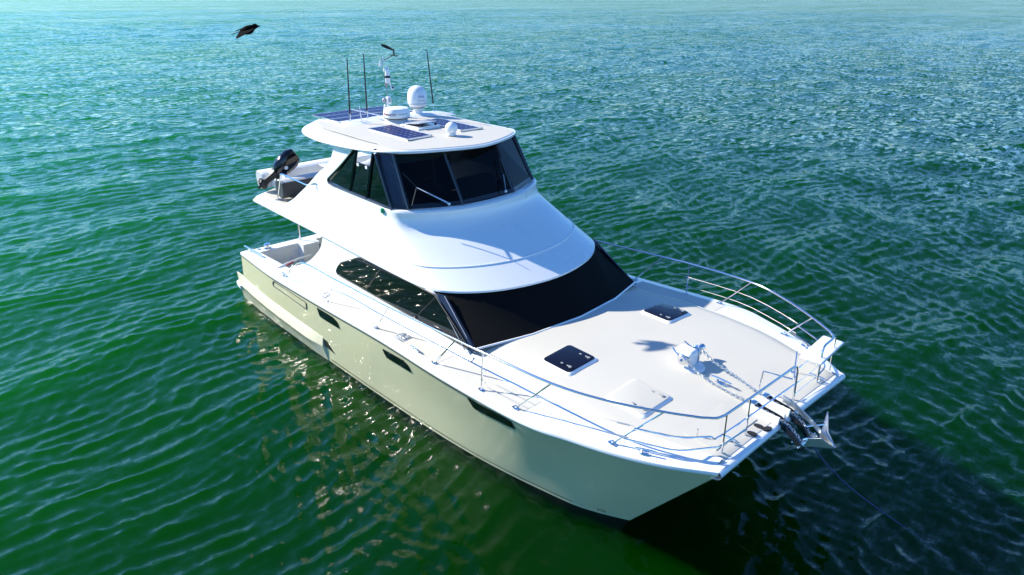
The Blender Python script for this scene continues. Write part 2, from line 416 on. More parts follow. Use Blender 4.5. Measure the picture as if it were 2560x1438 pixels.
# white gunwale band with rounded lip, and black rubbing strip under it
def gun_profile(x, o=0.0):
    return [(sy(x)+0.004, sz(x)-gd(x)), (sy(x)+0.018, sz(x)-gd(x)+0.012), (sy(x)+0.022, sz(x)-0.040), (sy(x)+0.012, sz(x)-0.008), (sy(x)-0.02, sz(x)+0.004)]
xsS = [p[0] for p in sheer]
def side_margin(x):      # inboard edge of the white margin
    return interp(x, [0, 0.3, 9.1, 9.9, 11.0, 11.9, 12.75, 13.15, 14.46], [2.43, 2.43, 2.35, 2.33, 2.41, 2.36, 2.27, 2.18, 1.74])
b = MB(); rows = []
for x in xsS:
    pr = [(x, -y, z) for y, z in gun_profile(x)]
    pr.append((x, -max(0.0, side_margin(x)), sz(x)+0.018)); rows.append(pr)
b.loft(rows)
b.mirror_y()
# bow fascia between the two corners (rounded white lip)
xe = 14.45; zt = sz(xe)
prof = [(-0.16, 0.004), (-0.02, 0.006), (0.03, -0.008), (0.05, -0.045), (0.04, -0.09), (0.0, -0.13), (-0.4, -0.22)]
rows = []
for y in np.linspace(-1.92, 1.92, 15):
    zc = zt+0.035*(1-(y/1.92)**2)
    rows.append([(xe+dx, y, zc+dz) for dx, dz in prof])
b.loft(rows)
gunwale = b.build("gunwale", M['gel'], yacht, 50)
b = MB()
for sg in (-1, 1):
    b.loft([[(x, sg*(sy(x)+0.002), sz(x)-gd(x)+0.002), (x, sg*(sy(x)+0.014), sz(x)-gd(x)-0.004), (x, sg*(sy(x)+0.014), sz(x)-gd(x)-0.022), (x, sg*(sy(x)-0.004), sz(x)-gd(x)-0.026)] for x in xsS if x < 10.9])
b.build_sides("rubbing_strip", M['rub'], hull)
# aft chine step: sloping cream shoulder along the quarter, its up-facing brightness put into the colour
_ht = []
for uu in np.linspace(0, 1, 500):
    xs = -0.02+14.47*uu; xw = -0.02+12.87*uu
    s_ = np.array((xs, sy(xs), sz(xs)-gd(xs)+0.01)); w_ = np.array((xw, interp(xw, [p[0] for p in wl], [p[1] for p in wl]), 0.0))
    fl = max(0, (uu-0.5)/0.5)
    for v in np.linspace(0, 1, 60):
        p = s_*(1-v)+w_*v
        if fl > 0: p[1] -= FLARE*math.sin(math.pi*v)*math.sin(math.pi*min(1, fl*1.02))**0.8
        _ht.append(p)
_ht = np.array(_ht)
def hull_y(x, z):
    """outer hull half breadth at x, z"""
    d = (_ht[:, 0]-x)**2+(_ht[:, 2]-z)**2; k = np.argsort(d)[:4]; w = 1/(d[k]+1e-7)
    return float((_ht[k, 1]*w).sum()/w.sum())
b = MB(); rows = []
def step_row(x):
    e = 0.0 if x > -0.02 else 0.16*(-x/0.5)**2
    xx = max(x, 0.0)
    h = hull_y(xx, 0.68); w = interp(xx, WX, WY)
    k = interp(x, [4.2, 4.75], [1, 0.35])
    return [(x, -(h-0.03), 0.70), (x, -(h+0.004), 0.695), (x, -(h+0.10*k)+e, 0.49), (x, -(h+0.108*k)+e, 0.465), (x, -(h+0.09*k)+e, 0.435), (x, -(w+0.012)+e, 0.0), (x, -(w-0.05)+e, -0.28)]
for x in np.linspace(-0.5, 4.75, 26): rows.append(step_row(x))
b.loft(rows)
b.face([b.bm.verts.new(p) for p in rows[0]]); b.face([b.bm.verts.new(p) for p in rows[-1]])
b.mirror_y()
b.build_sides("chine_step", M['cream'], hull, 30)
b = MB()
for sg in (-1, 1):
    b.prism([(4.70, sg*(hull_y(4.7, 0.66)+0.004), 0.66), (4.92, sg*(hull_y(4.92, 0.66)+0.004), 0.66), (5.20, sg*(hull_y(5.2, 0.40)+0.004), 0.40), (4.72, sg*(hull_y(4.72, 0.45)+0.006), 0.45)], (0, -sg*0.03, 0))
b.build_sides("step_end_recess", M['rub'], hull)
b = MB()
for sg in (-1, 1):
    b.loft([[(x, sg*(hull_y(x, 0.68)+0.097), 0.425), (x, sg*(hull_y(x, 0.68)+0.090), 0.405)] for x in np.linspace(0.0, 4.3, 12)])
    b.loft([[(x, sg*(hull_y(x, 0.13)+0.006), 0.145), (x, sg*(hull_y(x, 0.11)+0.006), 0.12)] for x in np.linspace(4.9, 12.2, 30)])
b.build_sides("waterline_stripe", M['rub'], hull)
# swim platform between and behind the hulls
b = MB()
pts = [(-0.02, -2.95, 0), (-0.40, -2.90, 0), (-0.58, -2.70, 0), (-0.62, -2.2, 0), (-0.62, 2.2, 0), (-0.58, 2.70, 0), (-0.40, 2.90, 0), (-0.02, 2.95, 0)]
b.prism([(x, y, 0.36) for x, y, _ in pts], (0, 0, 0.10))
b.build("swim_platform", M['gel'], yacht)

def port(pts, sg, name="porthole"):
    n = len(pts); x0 = min(p[0] for p in pts); x1 = max(p[0] for p in pts); rows = []
    for x in np.linspace(x0+0.003, x1-0.003, 24):
        zs = []
        for k in range(n):
            (xa, za), (xb, zb_) = pts[k], pts[(k+1) % n]
            if (xa-x)*(xb-x) <= 0 and xa != xb: zs.append(za+(zb_-za)*(x-xa)/(xb-xa))
        lo, hi = min(zs), max(zs)
        q = [(x, sg*(hull_y(x, z)+0.018), z) for z in np.linspace(lo, hi, 5)]
        q = [(x, sg*(hull_y(x, lo)-0.02), lo)]+q+[(x, sg*(hull_y(x, hi)-0.02), hi)]
        rows.append(q)
    b = MB(); b.loft(rows)
    return b.build(name, M['sidewin'], hull, 30)
for sg in (-1, 1):
    port([(4.85, 1.52), (4.90, 1.31), (5.12, 1.315), (5.80, 1.35), (5.76, 1.50), (5.58, 1.555)], sg)
    port([(7.62, 1.61), (7.68, 1.43), (8.56, 1.48), (8.55, 1.63), (8.40, 1.69)], sg)
    port([(10.42, 1.87), (10.48, 1.65), (11.50, 1.77), (11.50, 1.93), (11.35, 1.97)], sg)
    # recessed locker panel with dark outline
    for x0, x1, z0, z1 in [(2.36, 4.2, 1.235, 1.395)]:
        b = MB(); c = []
        for x, z in [(x0, z0+0.05), (x0+0.04, z0), (x1-0.02, z0+0.01), (x1+0.03, z0+0.06), (x1+0.06, z1+0.03), (x1, z1+0.05), (x0+0.12, z1), (x0+0.05, z1-0.03)]:
            c.append((x, sg*(hull_y(x, z)+0.006), z))
        b.tube(c+[c[0]], 0.014, 6, cap=False)
        b.build("locker_outline", M['rub'], hull)
# small letters by the stem
def hull_txt(tx, ty, d):
    x = 12.50+tx; z = 0.16+ty
    return (x, -(hull_y(x, z)+0.004+d), z)
text_on("draught_mark", "M3", 0.10, hull_txt, M['lett'], hull)

# ---- foredeck and side decks
def zdeck(x, y):
    yb = side_margin(x)
    zc = interp(x, [9, 10, 11, 12.5, 13.5, 14.46], [2.27, 2.275, 2.29, 2.285, 2.26, 2.19])
    t = min(1, abs(y)/max(0.1, yb))
    return zc-(zc-(sz(x)+0.06))*t**4 if x > 9 else sz(x)+0.02
b = MB(); rows = []
for x in np.linspace(9.3, 14.30, 40):
    yb = side_margin(x)-0.0
    yi = yb-0.07
    ys_ = np.linspace(-yi, yi, 25)
    row = [(x, -yb, sz(x)+0.015)]+[(x, y, zdeck(x, y)) for y in ys_]+[(x, yb, sz(x)+0.015)]
    rows.append(row)
rows.append([(14.37, p[1], min(p[2], 2.163+0.035*(1-(p[1]/1.92)**2))) for p in rows[-1]])
b.loft(rows)
foredeck = b.build("foredeck", M['deck'], yacht, 40)
b = MB()
for sg in (-1, 1):                                         # coved white edge of the raised foredeck
    rows = []
    for x in np.linspace(9.6, 14.36, 36):
        yb = side_margin(x)
        rows.append([(x, sg*(yb+0.035), sz(x)+0.02), (x, sg*(yb+0.005), sz(x)+0.035), (x, sg*(yb-0.05), zdeck(x, yb-0.07)+0.006), (x, sg*(yb-0.09), zdeck(x, yb-0.09)+0.006)])
    b.loft(rows)
b.build_sides("deck_edge_moulding", M['gel'], yacht, 60)
b = MB()
for sg in (-1, 1):                                         # nonskid panels on the side decks
    for xa, xb in [(4.0, 6.9), (7.05, 9.3), (9.45, 11.6)]:
        rows = []
        for x in np.linspace(xa, xb, 14):
            o = sy(x)-0.17; i = max(side_margin(x)+0.09, 2.42)
            if o-i < 0.05: i = o-0.05
            rows.append([(x, sg*i, sz(x)+0.021), (x, sg*o, sz(x)+0.012)])
        b.loft(rows)
b.build_sides("side_deck_nonskid", M['deck'], yacht)

# ---- cockpit
b = MB()
zf = 0.78
inn = [(0.34, -2.40), (3.9, -2.36), (3.9, 2.36), (0.34, 2.40)]
b.poly([(x, y, zf) for x, y in inn])
def wallseg(a, c, z0, z1): b.poly([(a[0], a[1], z0), (c[0], c[1], z0), (c[0], c[1], z1), (a[0], a[1], z1)])
for sg in (-1, 1):
    b.loft([[(x, sg*(2.40-0.011*x), zf), (x, sg*2.40, sz(x)+0.012)] for x in np.linspace(0.34, 3.9, 10)])
wallseg(inn[3], inn[0], zf, 1.43)
# transom cap and side caps (tops)
b.poly([(0.34, -2.40, 1.425), (0.34, 2.40, 1.425), (-0.02, 2.45, 1.425), (-0.02, -2.45, 1.425)])
b.poly([(-0.02, -2.45, 1.425), (-0.02, 2.45, 1.425), (-0.025, 2.45, 0.46), (-0.025, -2.45, 0.46)])
b.build("cockpit_liner", M['gel'], yacht, 20)
b = MB()
# box unit standing against the transom, with sloping starboard end
b.loft([[(0.02, -1.30, 1.43), (0.02, -0.72, 1.43), (0.62, -0.72, 1.43), (0.62, -1.22, 1.43)],
        [(0.02, -1.32, zf), (0.02, -0.68, zf), (0.70, -0.68, zf), (0.70, -1.30, zf)]], close=True, cap=True)
b.build("cockpit_locker", M['gel'], yacht, 20)
b = MB(); b.tube([(0.45, -1.55, 0.85), (0.12, -1.36, 1.44)], 0.016, 8); b.build("gas_strut", M['steel'], yacht)
# aft bulkhead under the flybridge, dark glass doors and a dark seat back
b = MB(); b.box((3.96, 0, 1.85), (0.08, 4.4, 2.1)); bulk = b.build("saloon_bulkhead", M['intl'], yacht)
b = MB(); b.box((3.90, 0.3, 1.75), (0.04, 2.6, 1.7)); b.build("saloon_door_glass", M['sidewin'], bulk)
b = MB(); b.box((2.9, -1.25, 1.20), (0.55, 1.0, 0.85), bev=0.06); b.box((3.25, -1.25, 1.85), (0.14, 1.0, 0.75), bev=0.05)
b.build("cockpit_seat", M['int'], yacht)
for k in range(4):
    b = MB(); b.tube([(1.0+0.10*k, -0.9, 1.5), (1.25+0.10*k, -1.0, 0.85)], 0.02, 6); b.build("deck_chair_slat", M['rub'], yacht)
# pole holding the flybridge overhang
for sg in (-1, 1):
    b = MB(); b.tube([(0.12, sg*1.08, 1.42), (0.16, sg*1.08, 2.86)], 0.025, 10)
    b.tube(cr([(0.14, sg*1.06, 2.45), (0.3, sg*0.95, 2.62), (0.5, sg*0.85, 2.80)], 4), 0.012, 6)
    b.build("support_pole", M['steel'], yacht)

# ---- saloon (main cabin)
zb = 1.45
SB = 2.28
b = MB()
# starboard side wall with the sweep down into the cockpit coaming
side = [(1.95, 1.44), (2.75, 1.76), (3.2, 1.97), (3.55, 2.2), (3.85, 2.45), (4.0, 2.65), (4.1, 2.9)]
sweep = cr([(x, 0, z) for x, z in side], 4)
def wally(z): return SB+0.03-0.06*(z-2.05)/0.85
for sg in (-1, 1):
    top = []; bot = []
    xs_ = [(x, z) for x, _, z in sweep]+[(x, 2.92) for x in np.linspace(4.4, 8.3, 12)]+[(8.55, 2.82), (8.9, 2.56), (9.2, 2.36), (9.5, 2.12), (9.62, 2.02)]
    for x, z in xs_:
        zl = min(z, sz(x)+0.01)
        top.append((x, sg*wally(z), z)); bot.append((x, sg*wally(zl), zl))
    b.loft([top, bot])
b.solid(0.05)
saloon = b.build_sides("saloon_side", M['gel'], yacht, 30)[0]
# coving along the cabin side base
b = MB()
for sg in (-1, 1):
    b.loft([[(x, sg*(SB+0.05), sz(x)+0.10), (x, sg*(SB+0.075), sz(x)+0.05), (x, sg*(SB+0.13), sz(x)+0.016)] for x in np.linspace(2.3, 9.7, 24)])
b.build_sides("cabin_side_cove", M['gel'], saloon, 60)
# black side windows
for sg in (-1, 1):
    P = [(4.74, 2.13), (4.69, 2.20), (4.78, 2.33), (4.94, 2.47), (5.68, 2.80), (5.82, 2.84), (8.0, 2.87), (8.50, 2.87), (9.56, 2.20), (9.5, 2.16), (7.9, 2.15), (4.90, 2.125)]
    yy = lambda z: wally(z)+0.014
    b = MB(); b.prism([(x, sg*yy(z), z) for x, z in P], (0, -sg*0.03, 0))
    w_ = b.build("saloon_side_window", M['sidewin'], yacht, 30)
    b = MB(); b.tube([(x, sg*(yy(z)+0.002), z) for x, z in P+[P[0]]], 0.012, 6, cap=False); b.build("window_seal", M['rub'], w_)
    b = MB(); b.prism([(8.50, sg*(wally(2.86)-0.02), 2.88), (8.64, sg*(wally(2.86)-0.09), 2.88), (9.73, sg*(wally(2.17)-0.02), 2.17), (9.52, sg*(wally(2.15)+0.022), 2.14)], (0, -sg*0.04, 0))
    b.build("saloon_corner_pillar", M['pillar'], yacht)
    b = MB(); b.tube([(8.52, sg*(wally(2.86)-0.014), 2.87), (9.46, sg*(wally(2.1)+0.026), 2.11)], 0.012, 6); b.tube([(8.67, sg*(wally(2.86)-0.09), 2.87), (9.70, sg*(wally(2.12)-0.02), 2.14)], 0.010, 6)
    b.build("pillar_trim", M['grey'], yacht)
# black windscreen cover
bot = [(9.69, -2.28, 2.20), (10.03, -1.18, 2.25), (10.16, 0.0, 2.275), (10.03, 1.18, 2.25), (9.69, 2.28, 2.20)]
bot2 = []
for a, c in zip(bot[:-1], bot[1:]):
    for k in range(6): bot2.append(lerp(a, c, k/6))
bot2.append(bot[-1])
RIM = [(2.0, 2.30), (3.5, 2.30), (5.5, 2.31), (7.2, 2.31), (8.15, 2.26), (8.65, 2.04), (9.1, 1.50), (9.38, 0.80), (9.49, 0.0)]
top = []
fr_ = cr([(8.34, -2.17, 0), (8.66, -1.99, 0), (9.10, -1.42, 0), (9.43, 0, 0), (9.10, 1.42, 0), (8.66, 1.99, 0), (8.34, 2.17, 0)], 4)
for p in fr_: top.append((p[0]-0.02, p[1], 2.93))
b = MB(); b.loft([top, [lerp(t, q, 0.5) for t, q in zip(top, bot2)], bot2])
b.build("windscreen_cover", M['cover'], yacht, 20)
b = MB(); b.tube([(p[0]+0.012, p[1], p[2]+0.012) for p in bot2], 0.02, 6)
b.build("windscreen_base_moulding", M['gel'], yacht)

# ---- flybridge body
SILL = [(3.4, 1.92), (4.0, 1.92), (5.3, 1.925), (6.2, 1.93), (6.70, 1.925), (6.95, 1.70), (7.22, 1.25), (7.43, 0.72), (7.50, 0.0)]
SZ_ = 4.06
def ring(pts, n=4):
    full = [(x, -y, 0) for x, y in pts]+[(x, y, 0) for x, y in reversed(pts[:-1])]
    return cr(full, n)
rim = ring(RIM); sill = ring(SILL)
nR = len(rim)
def outward(i, R):
    a = np.array(R[max(0, i-1)]); c = np.array(R[min(nR-1, i+1)]); t = c-a
    v = np.array((t[1], -t[0], 0)); return v/np.linalg.norm(v)
rows = []
FW = [max(0, min(1, (R[0]-6.2)/2.2)) for R in rim]      # how much this station belongs to the front
zr = lambda R: 2.93+0.02*min(1, max(0, (4-R[0])/2))
fracs = [0, 0.03, 0.06, 0.10, 0.15, 0.20, 0.27, 0.36, 0.48, 0.60, 0.70, 0.74, 0.84, 0.94, 1.0]
HF = [0, 0.03, 0.05, 0.06, 0.075, 0.10, 0.16, 0.26, 0.40, 0.55, 0.68, 0.73, 0.84, 0.94, 1.0]       # front: run
VF = [0, 0.01, 0.04, 0.12, 0.20, 0.27, 0.345]+[0.345+(1-0.345)*(h-0.16)/0.84 for h in HF[7:]]      # front: drop
for f, hf, vf in zip(fracs, HF, VF):
    row = []
    for i in range(nR):
        s = np.array((sill[i][0], sill[i][1], SZ_)); r_ = np.array((rim[i][0], rim[i][1], zr(rim[i])))
        o = outward(i, rim); fw = FW[i]
        if f == 0: p = s-o*0.05
        else:
            gh = f*(1-fw)+hf*fw; gv = f*(1-fw)+vf*fw
            p = s*(1-gh)+r_*gh; p[2] = s[2]*(1-gv)+r_[2]*gv
            p = p+o*(0.04*math.sin(math.pi*f)*(1-fw))
            if f in (0.03, 0.06): p = p+o*0.03*fw
        row.append(tuple(p))
    rows.append(row)
rows.append([tuple(np.array((R[0], R[1], zr(R)-0.035))+outward(i, rim)*0.004) for i, R in enumerate(rim)])
rows.append([tuple(np.array((R[0], R[1], zr(R)-0.05))-outward(i, rim)*0.10) for i, R in enumerate(rim)])
b = MB(); b.loft(rows)
fly = b.build("flybridge", M['gel'], yacht, 38)
b = MB(); br = [tuple(np.array(p)+np.array((0.0, 0, 0.004))) for p, fw in zip(rows[10], FW) if fw > 0.25]
b.tube(cr(br, 3), 0.013, 6); b.build("crease_highlight_bead", M['gel'], fly, 60)  # thin bead added along the nose crease to draw its white highlight
# aft deck of the flybridge (solid slab with bevelled fascia) running forward as the cabin ceiling
b = MB()
out = [(-0.32, 0.0), (-0.30, 1.0), (-0.22, 1.7), (0.02, 2.10), (0.32, 2.33), (2.0, 2.32), (5.8, 2.28), (6.6, 2.0), (6.9, 0.9), (6.95, 0.0)]
loop = [(x, -y, 0) for x, y in out]+[(x, y, 0) for x, y in reversed(out[1:-1])]
def off(pts, d):
    c = np.array((4.5, 0)); r = []
    for x, y, _ in pts:
        r.append((x+(d if x < 1 else 0)*(1 if x < 1 else 0), y-math.copysign(min(abs(y), d), y) if abs(y) > 0.05 else y, 0))
    return r
b.loft([[(x, y, 2.86) for x, y, _ in off(loop, 0.10)], [(x, y, 2.885) for x, y, _ in loop], [(x, y, 2.925) for x, y, _ in loop], [(x, y, 3.03) for x, y, _ in off(loop, 0.20)]], close=True, cap=True)
b.build("flybridge_deck", M['gel'], fly, 30)
b = MB(); o2 = [p for p in off(loop, 0.27) if p[0] < 3.5]
o2 = [(-0.05, -1.0), (0.02, -1.6), (0.2, -1.9), (0.5, -2.04), (2.6, -2.04), (2.6, 2.04), (0.5, 2.04), (0.2, 1.9), (0.02, 1.6), (-0.05, 1.0)]
b.prism([(x, y, 3.031) for x, y in o2], (0, 0, 0.005)); b.build("flybridge_aft_nonskid", M['deck'], fly)
# coaming wings running aft and down to the deck
for sg in (-1, 1):
    b = MB()
    edge = cr([(1.75, 3.03, 0), (2.6, 3.45, 0), (3.45, 4.15, 0), (3.88, 4.40, 0), (4.18, 4.66, 0), (4.30, 4.88, 0), (4.32, 5.06, 0)], 4)
    yw = lambda z: sg*interp(z, [2.93, 4.06, 5.06], [2.30, 1.93, 1.86])
    rows = []
    for x, z, _ in edge:
        # from the aft edge forward to the window line / body
        if z < 4.06: xf = interp(z, [3.03, 4.06], [2.6, 4.05])
        else: xf = interp(z, [4.06, 4.12, 4.20, 5.06, 5.10], [4.14, 4.08, 4.13, 5.30, 5.36])
        rows.append([(x, yw(z), z), ((x+xf)/2, yw(z), z), (max(x+0.02, xf), yw(z), z)])
    b.loft(rows); b.solid(0.07)
    b.build("coaming_wing", M['gel'], fly, 30)

# ---- flybridge glazing
B6 = [(6.68, -1.93), (6.96, -1.72), (7.43, -0.70), (7.43, 0.70), (6.96, 1.72), (6.68, 1.93)]
T6 = [(5.97, -1.80), (6.30, -1.60), (6.79, -0.70), (6.79, 0.70), (6.30, 1.60), (5.97, 1.80)]
zB, zT = 4.075, 5.13
def P6(i, t): return tuple(np.array((*B6[i], zB))*(1-t)+np.array((*T6[i], zT))*t)
def pane(name, i, m, inset=0.0):
    b = MB(); a, c, d, e = P6(i, 0), P6(i+1, 0), P6(i+1, 1), P6(i, 1)
    nrm = (Vector(c)-Vector(a)).cross(Vector(e)-Vector(a)).normalized()
    b.prism([a, c, d, e], -nrm*0.012)
    return b.build(name, m, yacht, 20)
pane("flybridge_windscreen", 1, M['gfront']); pane("flybridge_windscreen", 2, M['gfront']); pane("flybridge_windscreen", 3, M['gfront'])
pane("corner_pane", 0, M['pillar']); pane("corner_pane", 4, M['gcorner'])
def bar(a, c, w, t=0.02, m='black', name="window_frame", nrm=None):
    b = MB(); b.tube([a, c], w, 6); return b.build(name, M[m], yacht)
for i in range(6):
    bar(P6(i, 0), P6(i, 1), 0.032 if i in (2, 3) else 0.04, name="windscreen_mullion")
for i in range(5):
    b = MB(); a, c = np.array(P6(i, 0)), np.array(P6(i+1, 0)); a2, c2 = np.array(P6(i, 0.07)), np.array(P6(i+1, 0.07))
    nn = np.cross(c-a, a2-a); nn = nn/np.linalg.norm(nn)*0.004
    nn = nn if nn[0] > 0 else -nn
    b.prism([tuple(a+nn), tuple(c+nn), tuple(c2+nn), tuple(a2+nn)], tuple(nn*1.0)); b.build("windscreen_sill_frit", M['black'], yacht)
for sg in (-1, 1):
    yy = lambda z: sg*interp(z, [4.06, 5.06], [1.945, 1.865])
    tri = [(4.13, 4.12), (5.02, 4.10), (5.30, 5.02)]
    sld = [(5.08, 4.10), (5.72, 4.09), (5.90, 4.76), (5.27, 4.76)]
    frt = [(5.78, 4.09), (6.62, 4.08), (6.05, 5.03), (5.99, 5.03)]
    g = MB()
    for q in (tri, sld, frt):
        b = MB(); b.prism([(x, yy(z), z) for x, z in q], (0, -sg*0.012, 0)); b.build("flybridge_side_window", M['gside'], yacht)
    b = MB(); off_ = sg*0.004
    def sb(p, q, w): b.tube([(p[0], yy(p[1])+off_, p[1]), (q[0], yy(q[1])+off_, q[1])], w, 6)
    b.tube(cr([(x, yy(z)+off_, z) for x, z in [(5.30, 5.06), (4.7, 4.60), (4.12, 4.20), (4.06, 4.13), (4.14, 4.08), (4.6, 4.075), (5.6, 4.07), (6.70, 4.06)]], 4), 0.035, 6)
    sb((5.05, 4.07), (5.36, 5.06), 0.035); sb((5.75, 4.07), (6.00, 5.06), 0.04); sb((5.26, 4.77), (5.90, 4.77), 0.012); sb((6.68, 4.06), (6.08, 5.06), 0.03)
    b.build("side_window_frame", M['black'], yacht)
    for x in (5.40, 5.74):
        b = MB(); b.box((x, yy(4.74)+sg*0.012, 4.73), (0.07, 0.02, 0.06)); b.build("window_latch", M['plast'], yacht)
    b = MB(); b.loft([[(x, yy(5.06)-sg*0.02, 5.10), (x, yy(5.01), 5.01)] for x in (4.3, 5.3, 5.7, 6.06)]); b.solid(0.03); b.build("window_header", M['gel'], yacht)
# interior seen through the glass
b = MB(); b.box((4.6, 0, 3.06), (4.6, 3.7, 0.03)); b.build("flybridge_floor", M['intl'], yacht)
b = MB(); b.prism([(5.9, -1.7, 3.1), (5.9, 1.7, 3.1), (5.9, 1.7, 3.85), (5.9, -1.7, 3.85)], (0.05, 0, 0))
b.prism([(5.95, -1.75, 3.86), (6.6, -1.75, 3.98), (7.3, -0.75, 3.99), (7.3, 0.75, 3.99), (6.6, 1.75, 3.98), (5.95, 1.75, 3.86)], (0, 0, 0.03))
b.box((6.15, 0.65, 4.05), (0.3, 0.9, 0.3), bev=0.05); b.build("helm_console", M['int'], yacht)
for y in (-0.45, 0.75):
    b = MB(); b.box((5.0, y, 3.72), (0.5, 0.55, 0.14), bev=0.05); b.box((4.76, y, 4.08), (0.12, 0.52, 0.66), bev=0.05); b.tube([(5.0, y, 3.07), (5.0, y, 3.7)], 0.06, 8)
    b.build("helm_seat", M['intl'], yacht)
b = MB(); b.box((3.6, 0, 3.35), (0.5, 3.2, 0.5), bev=0.05); b.box((3.36, 0, 3.75), (0.12, 3.2, 0.5), bev=0.05); b.build("flybridge_settee", M['intl'], yacht)
# nav light on the starboard coaming
b = MB(); b.lathe([(0.03, 0), (0.05, 0.01), (0.05, 0.085), (0.03, 0.10)], (6.40, -1.985, 3.92), 12); nl = b.build("navigation_light", M['navg'], yacht)
b = MB(); b.box((6.40, -1.95, 3.905), (0.10, 0.10, 0.02), bev=0.004); b.build("light_bracket", M['plast'], nl)
# wipers
for piv, jn, e0, e1 in [((7.36, -1.02, 4.13), (7.02, -1.55, 4.50), (6.80, -1.72, 4.78), (7.04, -1.70, 4.16)), ((7.50, 0.38, 4.16), (7.28, 0.50, 4.46), (7.06, 0.56, 4.78), (7.40, 0.52, 4.24))]:
    b = MB(); nv = Vector((0.85, -0.3 if piv[1] < 0 else 0, 0.5)).normalized()*0.03
    a, c = Vector(piv)+nv, Vector(jn)+nv
    b.tube([a, c], 0.010, 6); b.tube([a+Vector((0, 0, 0.02)), c+Vector((0.02, 0, 0.0))], 0.007, 6); b.ball(tuple(a), 0.035)
    wp = b.build("wiper", M['steel'], yacht)
    b = MB(); b.tube([Vector(e0)+nv, c, Vector(e1)+nv], 0.010, 6); b.build("wiper_blade", M['rub'], wp)

# ---- hardtop
RO = [(1.72, 0.0), (1.76, 0.6), (1.92, 1.12), (2.28, 1.56), (2.9, 1.86), (3.8, 1.97), (4.8, 1.99), (5.6, 1.94), (6.12, 1.82), (6.46, 1.63), (6.78, 1.28), (7.04, 0.80), (7.20, 0.38), (7.26, 0.0)]
rl = cr([(x, -y, 0) for x, y in RO]+[(x, y, 0) for x, y in reversed(RO[1:-1])], 4, closed=True)
def roofz(x, y): return 5.115+0.10*(1-(y/2.1)**2)-0.012*max(0, x-5.5)**2-0.02*max(0, 2.6-x)
cx = 4.5
def rin(d, dz):
    r = []
    for x, y, _ in rl:
        k = 1.0
        dx = d*(1.0 if x < 5.9 else 0.12 if x > 6.6 else 1.0-0.88*(x-5.9)/0.7)
        L_ = math.hypot(x-cx, y); nx = x-(x-cx)/L_*dx; ny = y-y/L_*dx
        r.append((nx, ny, (roofz(nx, ny) if dz is None else dz(x, y))))
    return r
lowz = lambda x, y: roofz(x, y)-0.035-0.115*max(0, min(1, (6.3-x)/2.5))
b = MB()
b.loft([rin(0.55, lambda x, y: lowz(x, y)-0.025), rin(0.10, lambda x, y: lowz(x, y)-0.02), rin(0.0, lambda x, y: lowz(x, y)), rin(-0.012, lambda x, y: lowz(x, y)+0.018), rin(0.01, lambda x, y: lowz(x, y)+0.034), rin(0.30, None), rin(0.36, lambda x, y: roofz(x, y)+0.012), rin(0.9, None), rin(1.6, None)], close=True, cap=True)
hardtop = b.build("hardtop", M['gel'], yacht, 35)
b = MB()
R1 = rin(0.42, lambda x, y: roofz(x, y)); 
R1 = [(x, y, roofz(x, y)+0.015) for x, y, _ in rin(0.42, None)]
R2 = [(x, y, roofz(x, y)+0.014) for x, y, _ in rin(0.9, None)]; R3 = [(x, y, roofz(x, y)+0.014) for x, y, _ in rin(1.6, None)]
b.loft([[(x, y, z-0.012) for x, y, z in R1], R1, R2, R3], close=True, cap=False)
b.poly([(x, y, roofz(x, y)+0.014) for x, y, _ in rin(1.6, None)])
b.build("hardtop_nonskid", M['deck'], hardtop, 40)
# arch base running across the roof
b = MB(); rows = []
for y in np.linspace(-1.25, 1.95, 13):
    z = roofz(3.3, y)+0.005
    h = 0.06; e = 0.4 if abs(y-0.35) > 1.55 else 1
    rows.append([(3.34, y, z), (3.38, y, z+h*e), (3.68, y, z+h*e), (3.84, y, z)])
b.loft(rows, cap=True); b.build("antenna_arch_base", M['gel'], hardtop, 30)
# solar panels
def solar(x0, x1, y0, y1, nx, ny, zoff=0.035):
    c = MB(); c.mi = 0
    def zz(x, y): return interp(0, [0], [roofz((x0+x1)/2, (y0+y1)/2)])+zoff-(y-(y0+y1)/2)*0.05*((y0+y1)/2)
    P = [(x0, y0), (x1, y0), (x1, y1), (x0, y1)]
    c.prism([(x, y, zz(x, y)-0.012) for x, y in P], (0, 0, 0.012))
    c.mi = 1
    mg = 0.03; cxs = (x1-x0-2*mg)/nx; cys = (y1-y0-2*mg)/ny
    for i in range(nx):
        for j in range(ny):
            ax, ay = x0+mg+i*cxs+0.004, y0+mg+j*cys+0.004; bx, by = ax+cxs-0.008, ay+cys-0.008
            k = 0.16*min(cxs, cys)
            pts = [(ax+k, ay), (bx-k, ay), (bx, ay+k), (bx, by-k), (bx-k, by), (ax+k, by), (ax, by-k), (ax, ay+k)]
            c.poly([(x, y, zz(x, y)+0.004) for x, y in pts])
    o = c.build("solar_panel", [M['back'], M['cell']], yacht, recalc=False)
    f = MB()
    for a, d in ((0, 1), (1, 2), (2, 3), (3, 0)):
        p, q = P[a], P[d]; m_ = ((p[0]+q[0])/2, (p[1]+q[1])/2)
        f.box((m_[0], m_[1], zz(*m_)-0.012), (abs(p[0]-q[0])+0.02, abs(p[1]-q[1])+0.02, 0.034))
    f.build("panel_frame", M['alu'], o)
    return o
solar(4.42, 6.0, -1.01, -0.40, 9, 4); solar(4.42, 6.0, 0.40, 1.01, 9, 4)
for i in range(3):
    for y0, y1 in ((-1.12, -0.02), (0.02, 1.12)):
        solar(1.92+0.47*i, 2.36+0.47*i, y0, y1, 2, 7, 0.045)
